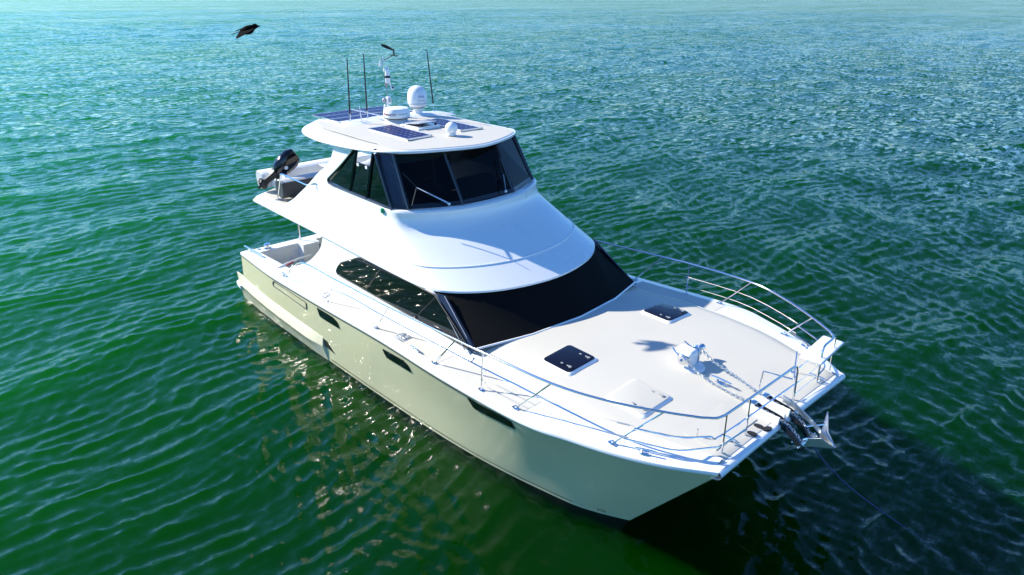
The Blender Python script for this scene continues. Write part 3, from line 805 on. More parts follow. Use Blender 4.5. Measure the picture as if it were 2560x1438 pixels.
# roof hatch with lifted lid
b = MB(); z = roofz(4.9, 0)+0.02
b.box((4.92, 0.06, z), (0.74, 0.62, 0.05), bev=0.012); rh = b.build("roof_hatch", M['gel'], yacht)
b = MB(); b.box((4.92, 0.06, z+0.03), (0.66, 0.54, 0.02)); b.build("hatch_opening", M['alu'], rh)
b = MB(); b.box((4.95, 0.06, z+0.085), (0.58, 0.5, 0.02), rot=Matrix.Rotation(rad(-7), 3, 'Y'), bev=0.008); b.build("hatch_lid", M['back'], rh)
b = MB(); b.tube([(5.2, -0.1, z+0.03), (5.22, -0.05, z+0.10)], 0.012, 6); b.build("hatch_stay", M['rub'], rh)
b = MB(); b.ball((5.22, 0.28, z+0.06), 0.03); b.build("hatch_knob", M['rub'], rh)
# small ball antenna
b = MB(); z = roofz(6.18, 0)+0.014
b.lathe([(0.105, 0), (0.10, 0.03), (0.06, 0.035)], (6.18, 0, z), 20); bb = b.build("ball_antenna_foot", M['plast'], yacht)
b = MB(); b.lathe([(0.07, 0.03), (0.115, 0.07), (0.138, 0.13), (0.13, 0.19), (0.10, 0.235), (0.03, 0.275), (0.002, 0.285)], (6.18, 0, z), 24); b.build("ball_antenna", M['plast'], bb)
# radar
rc = (4.05, 0.0)
b = MB(); b.lathe([(0.42, 5.19), (0.30, 5.24), (0.22, 5.30), (0.20, 5.33)], (*rc, 0), 24); rp = b.build("radar_pedestal", M['gel'], yacht)
b = MB(); b.lathe([(0.24, 5.325), (0.29, 5.33), (0.315, 5.36), (0.315, 5.41), (0.305, 5.50), (0.275, 5.545), (0.20, 5.56), (0.001, 5.565)], (*rc, 0), 36); rd = b.build("radar_dome", M['plast'], rp)
b = MB(); b.lathe([(0.27, 5.315), (0.30, 5.318), (0.30, 5.332), (0.27, 5.335)], (*rc, 0), 36); b.build("radar_base_ring", M['rub'], rp)
def wrapcyl(c, R, z0, a0, taper=0.0):
    def f(tx, ty, d):
        a = a0+tx/R; rr_ = R-taper*ty+d
        return (c[0]+rr_*math.cos(a), c[1]+rr_*math.sin(a), z0+ty)
    return f
va = math.atan2(CAM.y-rc[1], CAM.x-rc[0])
text_on("radar_lettering", "Raymarine", 0.085, wrapcyl(rc, 0.316, 5.435, va-0.62, 0.08), M['redlett'], rp)
text_on("radar_lettering", "QUANTUM", 0.05, wrapcyl(rc, 0.316, 5.435, va+0.50, 0.08), M['glett'], rp)
# satellite dome
dc = (3.55, 0.95); z = roofz(*dc)
b = MB(); b.lathe([(0.20, z), (0.13, z+0.05), (0.11, z+0.12), (0.12, z+0.20), (0.16, z+0.215)], (*dc, 0), 24); sp = b.build("dome_pedestal", M['plast'], yacht)
b = MB(); z0 = z+0.215
b.lathe([(0.17, z0), (0.20, z0+0.02), (0.225, z0+0.07), (0.238, z0+0.11), (0.243, z0+0.2), (0.240, z0+0.29), (0.222, z0+0.38), (0.18, z0+0.455), (0.11, z0+0.505), (0.04, z0+0.522), (0.001, z0+0.525)], (*dc, 0), 36)
b.build("satellite_dome", M['plast'], sp)
b = MB(); b.lathe([(0.235, z0+0.085), (0.2395, z0+0.087), (0.2425, z0+0.115), (0.236, z0+0.117)], (*dc, 0), 36); b.build("dome_band", M['lgrey'], sp)
b = MB(); b.lathe([(0.165, z0-0.012), (0.19, z0-0.008), (0.19, z0+0.006), (0.165, z0+0.01)], (*dc, 0), 36); b.build("dome_base_ring", M['rub'], sp)
va = math.atan2(CAM.y-dc[1], CAM.x-dc[0])
text_on("dome_lettering", "KVH", 0.075, wrapcyl(dc, 0.243, z0+0.275, va+0.42), M['blue'], sp)
text_on("dome_lettering", "TracVision", 0.05, wrapcyl(dc, 0.2445, z0+0.185, va+0.42), M['glett'], sp)
# whip antennas
for (bx, by, bz), (tx, ty, tz) in [((3.42, -0.90, 5.29), (3.58, -0.92, 6.68)), ((3.40, -0.42, 5.30), (3.48, -0.43, 6.74)), ((3.36, 1.58, 5.26), (3.14, 1.60, 6.70))]:
    d = Vector((tx-bx, ty-by, tz-bz))
    b = MB(); p0 = Vector((bx, by, bz)); p1 = p0+d*0.10; b.tube([p1, p0+d], 0.020, 8, r1=0.012); an = b.build("whip_antenna", M['rub'], yacht)
    b = MB(); b.tube([p0-Vector((0, 0, 0.05)), p0+d*0.11], 0.014, 8); b.lathe([(0.05, -0.045), (0.05, -0.03), (0.02, -0.02)], tuple(p0), 12)
    b.tube([p0+Vector((0.07, -0.05, -0.04)), p0+d*0.06], 0.005, 5)
    b.build("antenna_mount", M['steel'], an)
b = MB(); b.tube([(3.60, -0.70, 5.26), (3.58, -0.71, 5.60)], 0.014, 8, r1=0.007); b.build("stub_antenna", M['plast'], yacht)
# instrument mast
mx_, my_ = 3.30, 0.24
b = MB(); b.tube([(mx_, my_, 5.30), (mx_-0.01, my_, 6.28)], 0.022, 10); b.tube([(mx_-0.02, my_-0.03, 5.9), (mx_-0.03, my_-0.06, 6.62)], 0.014, 8)
b.tube([(mx_-0.03, my_-0.06, 6.60), (mx_-0.05, my_-0.14, 7.02)], 0.004, 5)
mast = b.build("instrument_mast", M['steel'], yacht)
b = MB(); b.lathe([(0.055, 6.03), (0.062, 6.05), (0.062, 6.14), (0.066, 6.15), (0.066, 6.19), (0.058, 6.20), (0.056, 6.32), (0.045, 6.38), (0.02, 6.41), (0.001, 6.415)], (mx_+0.04, my_+0.02, 0), 20); b.build("thermal_camera", M['plast'], mast)
b = MB(); b.lathe([(0.06, 6.145), (0.070, 6.15), (0.070, 6.195), (0.06, 6.20)], (mx_+0.04, my_+0.02, 0), 20); b.build("camera_visor", M['black'], mast)
b = MB(); b.lathe([(0.045, 6.03), (0.03, 5.96), (0.02, 5.95)], (mx_, my_, 0), 12); b.build("mast_bracket", M['grey'], mast)
b = MB(); b.tube([(mx_+0.03, my_+0.06, 6.02), (mx_+0.06, my_+0.10, 5.93)], 0.02, 8); b.ball((mx_+0.10, my_+0.10, 5.92), 0.045); b.build("deck_camera", M['plast'], mast)
b = MB(); b.ball((mx_+0.14, my_+0.09, 5.92), 0.028); b.build("camera_lens", M['black'], mast)
b = MB(); b.box((mx_+0.03, my_+0.01, 5.62), (0.09, 0.10, 0.17), bev=0.01); b.build("searchlight", M['plast'], mast)
b = MB(); b.box((mx_+0.08, my_+0.01, 5.62), (0.012, 0.06, 0.10), bev=0.003); b.build("searchlight_lens", M['grey'], mast)
b = MB(); b.lathe([(0.06, -0.02), (0.06, 0.02)], (mx_-0.02, my_-0.07, 5.62), 14, axis=(1, 0, 0)); b.build("mast_horn", M['grey'], mast)
b = MB(); b.lathe([(0.03, 5.40), (0.045, 5.42), (0.03, 5.50), (0.01, 5.52)], (mx_-0.03, my_-0.06, 0), 10); b.build("mast_light", M['plast'], mast)
b = MB(); b.lathe([(0.035, 6.42), (0.04, 6.45), (0.015, 6.55)], (mx_-0.05, my_-0.10, 0), 10); b.lathe([(0.03, 6.53), (0.03, 6.60), (0.01, 6.63)], (mx_-0.02, my_-0.03, 0), 10); b.build("mast_light", M['plast'], mast)
b = MB(); b.tube([(mx_-0.02, my_-0.03, 6.55), (mx_+0.10, my_+0.06, 6.62), (mx_+0.22, my_+0.13, 6.70)], 0.010, 6)
b.tube([(mx_+0.22, my_+0.13, 6.66), (mx_+0.22, my_+0.13, 6.82)], 0.018, 8)
wv = [(mx_+0.22, my_+0.13, 6.81), (mx_+0.12, my_+0.02, 6.90), (mx_+0.0, my_-0.05, 6.93), (mx_-0.02, my_-0.06, 6.88), (mx_+0.08, my_+0.0, 6.83), (mx_+0.20, my_+0.11, 6.78)]
b.prism(wv, (0.006, -0.006, 0))
for dx, dy in ((0.07, 0.03), (-0.05, -0.05), (-0.01, 0.08)):
    b.tube([(mx_+0.22, my_+0.13, 6.67), (mx_+0.22+dx, my_+0.13+dy, 6.66)], 0.005, 5); b.ball((mx_+0.22+dx, my_+0.13+dy, 6.66), 0.02, n=8)
b.build("wind_vane", M['rub'], mast)

# ---- deck hatches
def deck_hatch(x0, x1, y0, y1, m, name, raised=0.035, handles=True):
    cxh, cyh = (x0+x1)/2, (y0+y1)/2; z = zdeck(cxh, cyh)
    def rr4(d, zz_, r=0.07):
        pts = []
        for sx, sy_, a0 in ((1, 1, 0), (-1, 1, 90), (-1, -1, 180), (1, -1, 270)):
            for k in range(5):
                a = rad(a0+22.5*k); hx, hy = (x1-x0)/2-d, (y1-y0)/2-d
                px, py = cxh+sx*(hx-r)+r*math.cos(a), cyh+sy_*(hy-r)+r*math.sin(a)
                pts.append((px, py, zz_+zdeck(px, py)-z))
        return pts
    b = MB(); b.loft([rr4(-0.035, z-0.01), rr4(-0.03, z+0.008), rr4(-0.015, z+raised*0.6), rr4(-0.005, z+raised), rr4(0.02, z+raised+0.006), rr4(0.05, z+raised+0.004)], close=True, cap=True)
    o = b.build(name, M['gel'], yacht, 35)
    b = MB(); b.loft([rr4(0.012, z+raised), rr4(0.012, z+raised+0.012), rr4(0.03, z+raised+0.016)], close=True, cap=True); b.build("hatch_pane", m, o, 35)
    if handles:
        zz_ = z+raised+0.018
        for yy_ in (y0+0.12, y1-0.12):
            b = MB(); b.box((x1-0.28, yy_, zz_+0.004), (0.045, 0.03, 0.008)); b.build("hatch_hinge", M['grey'], o)
            b = MB(); b.lathe([(0.028, 0), (0.028, 0.018), (0.014, 0.022)], (x1-0.09, yy_, zz_), 10); b.box((x1-0.13, yy_, zz_+0.012), (0.07, 0.02, 0.012), bev=0.003)
            b.build("hatch_handle", M['grey'], o)
    return o
deck_hatch(10.83, 11.49, -1.735, -1.035, M['hatchglass'], "deck_hatch"); deck_hatch(10.83, 11.49, 1.035, 1.735, M['hatchglass'], "deck_hatch")
deck_hatch(12.34, 13.05, -1.78, -1.05, M['deck'], "locker_hatch", 0.03)
b = MB(); P = [(13.66, -1.62), (13.66, -0.56), (13.72, -0.48), (14.2, -0.50), (14.2, -1.60)]
b.prism([(x, y, zdeck(x, y)-0.01) for x, y in P], (0, 0, 0.022)); b.build("anchor_locker_lid", M['deck'], yacht)

# ---- windlass
wx, wy = 12.60, 0.0; wz = zdeck(wx, 0)
b = MB(); 
b.loft([[(wx+0.30*math.cos(a)*1.1, wy+0.26*math.sin(a), wz-0.005) for a in np.linspace(0, 2*math.pi, 24, endpoint=False)], [(wx+0.28*math.cos(a)*1.1, wy+0.24*math.sin(a), wz+0.02) for a in np.linspace(0, 2*math.pi, 24, endpoint=False)], [(wx+0.26*math.cos(a), wy+0.20*math.sin(a), wz+0.03) for a in np.linspace(0, 2*math.pi, 24, endpoint=False)]], close=True, cap=True)
wd = b.build("windlass", M['gel'], yacht)
b = MB(); b.box((wx-0.02, wy, wz+0.16), (0.34, 0.25, 0.30), bev=0.07, seg=4); b.build("windlass_housing", M['gel'], wd, 60)
for sg in (-1, 1):
    b = MB(); y = wy+sg*0.13
    b.box((wx+0.02, wy+sg*0.145, wz+0.13), (0.24, 0.035, 0.22), bev=0.012)
    b.lathe([(0.085, 0), (0.10, 0.012), (0.075, 0.03), (0.075, 0.045), (0.10, 0.062), (0.085, 0.075), (0.03, 0.08), (0.03, 0.12)], (wx+0.03, wy+sg*0.165, wz+0.17+(0.03 if sg > 0 else 0)), 16, axis=(0, sg, 0))
    b.tube([(wx-0.05, wy+sg*0.20, wz+0.22), (wx-0.20, wy+sg*0.17, wz+0.30)], 0.014, 6)
    if sg > 0: b.lathe([(0.05, 0.10), (0.055, 0.12), (0.045, 0.18), (0.06, 0.22), (0.06, 0.235)], (wx+0.03, wy+0.165, wz+0.20), 16, axis=(0, 1, 0))
    b.build("chain_gypsy", M['steel'], wd)

# ---- bow rollers
def channel(y, yt, x0, name="bow_roller"):
    # path of the channel floor: on deck, over the edge, drooping outboard
    path = cr([(x0, y, 2.235), (14.2, y, 2.215), (14.50, y+(yt-y)*0.4, 2.17), (14.68, y+(yt-y)*0.75, 2.08), (14.84, yt, 1.94)], 5)
    b = MB(); rows = []
    for x, yy_, z in path:
        h = 0.10 if x < 14.45 else 0.075
        rows.append([(x, yy_-0.062, z-0.05), (x, yy_-0.062, z+h-0.03), (x, yy_-0.050, z+h-0.03), (x, yy_-0.050, z), (x, yy_+0.050, z), (x, yy_+0.050, z+h-0.03), (x, yy_+0.062, z+h-0.03), (x, yy_+0.062, z-0.05)])
    b.loft(rows, close=True, cap=True)
    o = b.build(name, M['pillar'], yacht, 30)
    b = MB()
    for s in (-1, 1):
        b.loft([[(x, y+s*0.066, 2.15), (x, y+s*0.066, 2.305), (x, y+s*0.10, 2.305), (x, y+s*0.12, 2.20)] for x in np.linspace(x0-0.02, 14.47, 4)], cap=True)
    b.build("roller_cheek", M['gel'], o, 30)
    b = MB()
    for x in (14.05, 14.28, 14.36, 14.42):
        b.ball((x, y-0.098, 2.275), 0.010, n=6)
    b.lathe([(0.035, -0.05), (0.03, 0), (0.035, 0.05)], (14.82, yt, 1.985), 12, axis=(0, 1, 0)); b.tube([(14.82, yt-0.13, 1.98), (14.82, yt+0.13, 1.98)], 0.012, 6)
    b.ball((14.82, yt-0.13, 1.98), 0.02, n=8); b.box((x0+0.06, y, 2.30), (0.10, 0.13, 0.07), bev=0.015)
    b.build("roller_pin", M['steel'], o)
    return path
pS = channel(-0.26, -0.24, 13.94); pP = channel(0.06, 0.04, 13.96)

# ---- cleats, vents, fairleads
def cleat(x, y, z, ang, L=0.30, m='steel'):
    R_ = Matrix.Rotation(ang, 3, 'Z'); c = Vector((x, y, z))
    w = lambda p: c+R_ @ Vector(p)
    b = MB(); b.tube([w((-L/2, 0, 0.075)), w((-L/4, 0, 0.085)), w((L/4, 0, 0.085)), w((L/2, 0, 0.075))], 0.016, 8)
    for s in (-1, 1): b.tube([w((s*L*0.2, 0, 0.0)), w((s*L*0.16, 0, 0.08))], 0.014, 8)
    b.loft([[w((L*0.32*math.cos(a), 0.035*math.sin(a), -0.004)) for a in np.linspace(0, 2*math.pi, 16, endpoint=False)], [w((L*0.30*math.cos(a), 0.03*math.sin(a), 0.012)) for a in np.linspace(0, 2*math.pi, 16, endpoint=False)]], close=True, cap=True)
    return b.build("cleat", M[m], yacht)
def edge_ang(x): return math.atan2(-(sy(x+0.05)-sy(x-0.05)), 0.1)
for x, m_ in ((2.77, 0.17), (8.62, 0.16), (13.55, 0.12)):
    for sg in (-1, 1):
        if sg > 0 and x < 3: continue
        a = edge_ang(x) if sg < 0 else -edge_ang(x)
        cleat(x, sg*(sy(x)-m_), sz(x)+0.012, a, 0.30 if x > 9 else 0.26)
cleat(13.33, -0.10, zdeck(13.33, -0.1)+0.004, 0.0, 0.36)
cleat(14.25, -1.28, 2.19, 0.0, 0.26); cleat(14.27, 1.30, 2.19, 0.0, 0.26)
for x, y in ((4.68, -2.62), (7.96, -2.64), (4.68, 2.62), (7.96, 2.64)):
    z = sz(x)+0.02; sg = 1 if y > 0 else -1
    b = MB(); b.box((x, y, z+0.008), (0.30, 0.24, 0.02), bev=0.009); b.box((x-0.07, y, z+0.022), (0.11, 0.15, 0.012), bev=0.004); b.box((x+0.07, y, z+0.022), (0.11, 0.15, 0.012), bev=0.004)
    b.box((x+0.02, y+sg*0.16, z+0.01), (0.28, 0.03, 0.02), bev=0.008)
    o = b.build("deck_vent", M['alu'], yacht)
    b = MB(); b.box((x-0.06, y+0.01, z+0.030), (0.09, 0.11, 0.004)); b.box((x+0.08, y+0.02, z+0.030), (0.07, 0.10, 0.004)); b.build("vent_grille", M['grey'], o)
for x, y in ((0.69, -2.70), (1.25, -2.68), (0.30, -2.52), (0.10, -2.30)):
    b = MB(); b.lathe([(0.05, 1.432), (0.045, 1.445), (0.02, 1.45)], (x, y, 0), 12); b.tube([(x-0.05, y, 1.45), (x+0.05, y, 1.46)], 0.014, 6); b.build("rod_holder", M['steel'], yacht)
b = MB(); b.lathe([(0.11, 1.43), (0.10, 1.45), (0.07, 1.47), (0.07, 1.52), (0.09, 1.54), (0.08, 1.56), (0.02, 1.565)], (0.16, -2.08, 0), 18); b.build("capstan", M['steel'], yacht)
b = MB(); b.tube([(-0.06, -2.62, 1.56), (0.95, -2.56, 1.56)], 0.028, 10); b.tube([(0.12, -2.62, 1.43), (0.12, -2.61, 1.56)], 0.015, 6); b.tube([(0.75, -2.58, 1.43), (0.75, -2.57, 1.56)], 0.015, 6); b.build("transom_rail", M['steel'], yacht)
# boarding rail where the side deck meets the cockpit
b = MB(); b.tube([(2.03, -2.62, 1.53), (2.04, -2.35, 1.60), (1.98, -1.95, 1.62), (1.93, -1.62, 1.60)], 0.028, 8); b.build("grab_rail", M['plast'], yacht)
b = MB(); b.tube([(2.16, -2.42, 1.60), (2.12, -2.22, 1.62)], 0.02, 6); b.build("red_strap", M['redrib'], yacht)
# black pads on the bow
for x, y, a in ((14.33, -0.86, 0.3), (14.30, -0.62, 0.2), (14.42, -0.58, 1.2)):
    b = MB(); z = 2.20
    b.loft([[(x+0.075*math.cos(t)*math.cos(a)-0.045*math.sin(t)*math.sin(a), y+0.075*math.cos(t)*math.sin(a)+0.045*math.sin(t)*math.cos(a), z+h) for t in np.linspace(0, 2*math.pi, 16, endpoint=False)] for h in (-0.01, 0.018)], close=True, cap=True)
    b.build("hawse_cover", M['rub'], yacht)

# ---- guard rails
def top_path(sg):
    pts = [(3.08, sg*2.78, 1.66), (3.35, sg*2.80, 1.98), (4.13, sg*2.83, 2.36), (5.68, sg*2.86, 2.46), (7.82, sg*2.87, 2.57), (9.94, sg*2.88, 2.72), (10.64, sg*2.88, 2.77), (12.12, sg*2.80, 2.84), (13.0, sg*2.52, 2.84), (13.66, sg*2.17, 2.84), (14.08, sg*1.90, 2.84)]
    p = cr(pts, 5)
    p += cr([(14.14, sg*1.84, 2.84), (14.22, sg*1.76, 2.84), (14.26, sg*1.62, 2.84)], 3)
    return p
def zat(x): return sz(x)+0.015
def inner_end(sg):
    ye = 0.40 if sg < 0 else 1.28
    yk = ye
    if sg < 0: return [(14.27, -0.95, 2.84), (14.27, yk-0.09, 2.84), (14.275, yk-0.02, 2.82), (14.28, yk+0.02, 2.74), (14.30, yk+0.04, 2.19)]
    return [(14.27, yk+0.09, 2.84), (14.275, yk+0.02, 2.82), (14.28, yk-0.02, 2.74), (14.30, yk-0.05, 2.19)]
for sg in (-1, 1):
    b = MB(); b.tube(top_path(sg)+inner_end(sg), 0.019, 8)
    rail = b.build("guard_rail", M['steel'], yacht, 60)
    tp = top_path(sg); TX = [p[0] for p in tp]; TYv = [p[1] for p in tp]; TZ = [p[2] for p in tp]
    def tpt(x): return (x, interp(x, TX, TYv), interp(x, TX, TZ))
    def stanch(xt, xf, yf=None, zf_=None):
        a = tpt(xt); y = yf if yf is not None else sg*(sy(xf)-0.17); z = zf_ if zf_ is not None else zat(xf)
        b = MB(); b.tube([(xf, y, z), a], 0.014, 8)
        b.lathe([(0.045, -0.004), (0.042, 0.010), (0.02, 0.014), (0.018, 0.05)], (xf, y, z), 12)
        b.box((xf, y, z+0.004), (0.14, 0.07, 0.012), bev=0.003)
        b.build("stanchion", M['steel'], rail)
    stanch(5.68, 5.10); stanch(7.82, 7.18); stanch(9.94, 9.26); stanch(12.12, 11.45); stanch(13.66, 13.08)
    stanch(10.64, 10.62)
    for y in ((-1.58, -0.96) if sg < 0 else (1.74,)):
        b = MB(); b.tube([(14.28, y, 2.18), (14.265, y, 2.84)], 0.014, 8); b.lathe([(0.05, 0), (0.045, 0.012), (0.02, 0.016), (0.018, 0.05)], (14.28, y, 2.178), 12); b.build("stanchion", M['steel'], rail)
    # bracing posts set back from the bow edge
    for (x, y, zt_, yy_) in (((13.85, -1.55, 2.36, -1.55), (13.85, 0.15, 2.62, 0.2)) if sg < 0 else ((13.9, 1.2, 2.62, 1.2),)):
        b = MB(); b.tube([(x, y, zdeck(x, y)), (x, yy_, zt_)], 0.012, 8); b.lathe([(0.045, 0), (0.04, 0.01)], (x, y, zdeck(x, y)), 12)
        if zt_ == 2.62: b.tube([(x, yy_, zt_), (14.28, 0.36, 2.60)], 0.012, 8)
        b.build("stanchion", M['steel'], rail)
    # mid and low rails round the pulpit
    def drop(x, f):
        a = np.array(tpt(x)); fx = x-0.30; ft = np.array((x, sg*(sy(x)-0.17), zat(x)))
        return tuple(a*(1-f)+ft*f)
    ymid = 0.40 if sg < 0 else 1.28
    m1 = [drop(x, 0.5) for x in (13.34, 13.6, 13.9)]+[(14.16, sg*1.75, 2.50), (14.25, sg*1.58, 2.50), (14.285, ymid, 2.50)]
    b = MB(); b.tube(cr(m1, 4), 0.014, 8); b.build("mid_rail", M['steel'], rail)
    ylow = -0.96 if sg < 0 else 1.28
    m2 = [drop(x, 0.8) for x in (13.22, 13.6, 13.9)]+[(14.18, sg*1.72, 2.31), (14.25, sg*1.56, 2.31), (14.285, ylow, 2.31)]
    b = MB(); b.tube(cr(m2, 4), 0.014, 8); b.build("low_rail", M['steel'], rail)
    for f, x0 in ((0.45, 10.2), (0.75, 10.4)):
        b = MB(); b.tube([drop(x, f) for x in np.linspace(x0, 13.34, 9)], 0.004, 5)
        for x in (10.64, 13.2):
            b.tube([drop(x-0.08, f), drop(x+0.08, f)], 0.012, 6)
        b.build("lifeline", M['wire'], rail)
    b = MB()
    b.tube([(3.08, sg*2.78, 1.66), (3.06, sg*2.78, 1.55)], 0.016, 8); b.build("rail_end", M['steel'], rail)
# gate wires across the gap
for z in (2.80, 2.50, 2.30):
    b = MB(); b.tube([(14.285, 0.45, z-0.02), (14.28, 1.24, z)], 0.004, 5); b.tube([(14.285, 0.47, z-0.02), (14.285, 0.56, z-0.018)], 0.012, 6); b.build("gate_wire", M['steel'], yacht)
# seat board in the port corner of the pulpit
b = MB(); b.box((14.16, 1.57, 2.62), (0.36, 1.0, 0.055), rot=Matrix.Rotation(rad(4), 3, 'Z'), bev=0.02, seg=3); b.build("bow_seat", M['gel'], yacht, 50)
# stainless hoop beside the tender
b = MB(); b.tube([(1.15, -2.0, 3.03), (1.55, -2.0, 3.75)]+cr([(1.58, -2.0, 3.80), (1.64, -1.99, 3.82), (1.74, -1.98, 3.82)], 3)+[(2.85, -1.97, 3.80)]+cr([(2.95, -1.97, 3.80), (3.1, -1.98, 3.84), (3.5, -2.0, 3.97)], 3), 0.02, 8)
b.tube([(3.5, -2.0, 3.97), (3.62, -2.03, 3.80), (3.62, -2.05, 3.72)], 0.010, 6)
b.lathe([(0.045, 0), (0.04, 0.012)], (1.15, -2.0, 3.03), 12)
b.build("tender_hoop", M['steel'], yacht)
# port bulwark of the flybridge deck
b = MB(); b.loft([[(-0.1, 2.0, 3.02), (-0.1, 2.12, 3.02)], [(0.8, 1.95, 3.2), (0.8, 2.16, 3.1)], [(2.4, 1.9, 3.5), (2.4, 2.2, 3.2)]]); b.solid(0.05); b.build("side_bulwark", M['gel'], fly)

# ------------------------------------------------------------------ tender with its outboard
tender = thing("tender", "small dinghy with charcoal sides stowed crosswise on the flybridge aft deck", "dinghy", (0.75, -0.4, 3.03))
def tube_path(x, flip):
    return cr([(x, -2.0, 3.42), (x, -1.7, 3.42), (x, -0.6, 3.43), (x+flip*0.05, 0.5, 3.45), (x+flip*0.28, 1.15, 3.52), (0.78, 1.42, 3.56)], 5)
for x, fl, m1, m2, lab in ((1.36, -1, 'dark', 'lgrey', "charcoal sided tube with pale top"), (0.16, 1, 'lgrey', 'plast', "pale tube end")):
    b = MB(); path = [Vector(p) for p in tube_path(x, fl)]
    rows = []; rows2 = []
    for i, p in enumerate(path):
        t = (path[min(i+1, len(path)-1)]-path[max(0, i-1)]).normalized(); nx = t.cross(Vector((0, 0, 1))).normalized()
        s = 0.92 if i == 0 else 1.0
        cs = [(-0.22, -0.05), (-0.17, -0.24), (0.05, -0.30), (0.20, -0.22), (0.25, 0.0), (0.22, 0.15)]
        sgn = 1 if fl < 0 else -1
        rows.append([p+nx*(sgn*a*s)+Vector((0, 0, c_*s)) for a, c_ in cs])
        rows2.append([p+nx*(sgn*a*s)+Vector((0, 0, c_*s)) for a, c_ in [(0.22, 0.15), (0.16, 0.19), (-0.10, 0.19), (-0.19, 0.14), (-0.22, -0.05)]])
    b.mi = 0; b.loft(rows); b.face([b.bm.verts.new(q) for q in rows[0]+rows2[0][1:-1]])
    b.mi = 1; b.loft(rows2)
    b.build("side_tube", [M[m1], M[m2]], tender, 40)
b = MB(); b.loft([[(0.30, y, 3.38), (0.42, y, 3.16), (0.76, y, 3.08), (1.10, y, 3.16), (1.22, y, 3.38)] for y in (-1.72, -0.5, 0.6)]+[[(0.5, 1.1, 3.45), (0.6, 1.1, 3.34), (0.76, 1.15, 3.3), (0.92, 1.1, 3.34), (1.0, 1.1, 3.45)]]); b.solid(0.03); b.build("tender_hull", M['plast'], tender)
b = MB(); b.box((0.76, -1.72, 3.42), (0.92, 0.06, 0.46), bev=0.015); b.build("transom_board", M['plast'], tender)
b = MB(); b.box((0.76, -0.2, 3.56), (1.1, 0.28, 0.04), bev=0.01); b.build("thwart", M['lgrey'], tender)
b = MB(); b.box((1.40, -0.75, 3.625), (0.12, 0.30, 0.03), bev=0.01); b.build("tube_handle", M['rub'], tender)
b = MB(); b.box((0.2, -1.6, 3.62), (0.12, 0.14, 0.02), bev=0.006); b.build("tube_valve", M['rub'], tender)
for y in (-1.2, 0.6):
    b = MB(); b.box((0.76, y, 3.075), (1.5, 0.10, 0.08), bev=0.01); b.build("cradle_chock", M['plast'], tender)
# outboard tilted up: leg axis runs from the powerhead down and outboard
piv = Vector((0.80, -1.72, 3.66))
ax = Vector((-0.12, -0.84, -0.52)).normalized(); sd = Vector((1, 0, 0)); sd = (sd-ax*sd.dot(ax)).normalized(); bk = ax.cross(sd)   # frame: ax = along the leg, sd = athwart motor, bk = fore-aft
if bk.z > 0: bk = -bk
def W3(a, s, k): return piv+(ax*a+sd*s+bk*k)*0.78
def sect(a, ws, k0, k1, n=12, e=2.6):
    r = []
    for i in range(n):
        t = 2*math.pi*i/n; c, s_ = math.cos(t), math.sin(t)
        cc = math.copysign(abs(c)**(2/e), c); ss = math.copysign(abs(s_)**(2/e), s_)
        r.append(W3(a, ws*ss, (k0+k1)/2+(k1-k0)/2*cc))
    return r
b = MB(); b.loft([sect(-0.86, 0.10, -0.30, 0.04), sect(-0.83, 0.17, -0.38, 0.12), sect(-0.62, 0.22, -0.47, 0.22), sect(-0.30, 0.215, -0.44, 0.24), sect(-0.05, 0.18, -0.34, 0.20), sect(0.08, 0.12, -0.22, 0.14)], close=True, cap=True)
b.build("outboard_cowling", M['black'], tender, 40)
b = MB(); b.loft([sect(0.0, 0.10, -0.20, 0.13), sect(0.18, 0.075, -0.15, 0.09), sect(0.45, 0.065, -0.13, 0.08), sect(0.60, 0.055, -0.14, 0.10)], close=True, cap=True)
b.loft([sect(0.52, 0.10, -0.16, 0.10), sect(0.535, 0.10, -0.16, 0.10)], close=True, cap=True)
b.loft([sect(0.56, 0.06, -0.16, 0.14), sect(0.66, 0.085, -0.22, 0.18), sect(0.76, 0.05, -0.12, 0.12)], close=True, cap=True)
b.loft([sect(0.70, 0.012, -0.08, 0.06), sect(0.88, 0.008, -0.04, 0.02)], close=True, cap=True)
b.box(tuple(piv+Vector((0, 0.02, -0.18))), (0.22, 0.18, 0.36), bev=0.03)
b.build("outboard_leg", M['rub'], tender, 40)
b = MB()
for k in range(3):
    a = 2*math.pi*k/3; c = W3(0.66, 0, -0.18)
    e1 = sd*math.cos(a)+ax*math.sin(a); e2 = -sd*math.sin(a)+ax*math.cos(a)
    b.prism([c+e1*0.02+e2*0.02+bk*0.02, c+e1*0.07+e2*0.05+bk*0.02, c+e1*0.105+bk*0, c+e1*0.07-e2*0.05-bk*0.02, c+e1*0.02-e2*0.02-bk*0.02], -bk*0.006)
b.build("propeller", M['rub'], tender)
b = MB(); c = W3(-0.28, 0.213, -0.05)
def disc(c, nrm, r, t):
    bb_ = MB(); bb_.lathe([(r, 0), (r, t), (0.001, t)], tuple(c), 16, axis=tuple(nrm)); return bb_
disc(c, sd, 0.05, 0.006).build("cowling_badge", M['plast'], tender)
b = MB(); b.tube([W3(-0.02, 0.08, 0.10), W3(0.02, 0.10, 0.30), W3(-0.05, 0.12, 0.42)], 0.02, 6); b.build("tiller", M['grey'], tender)

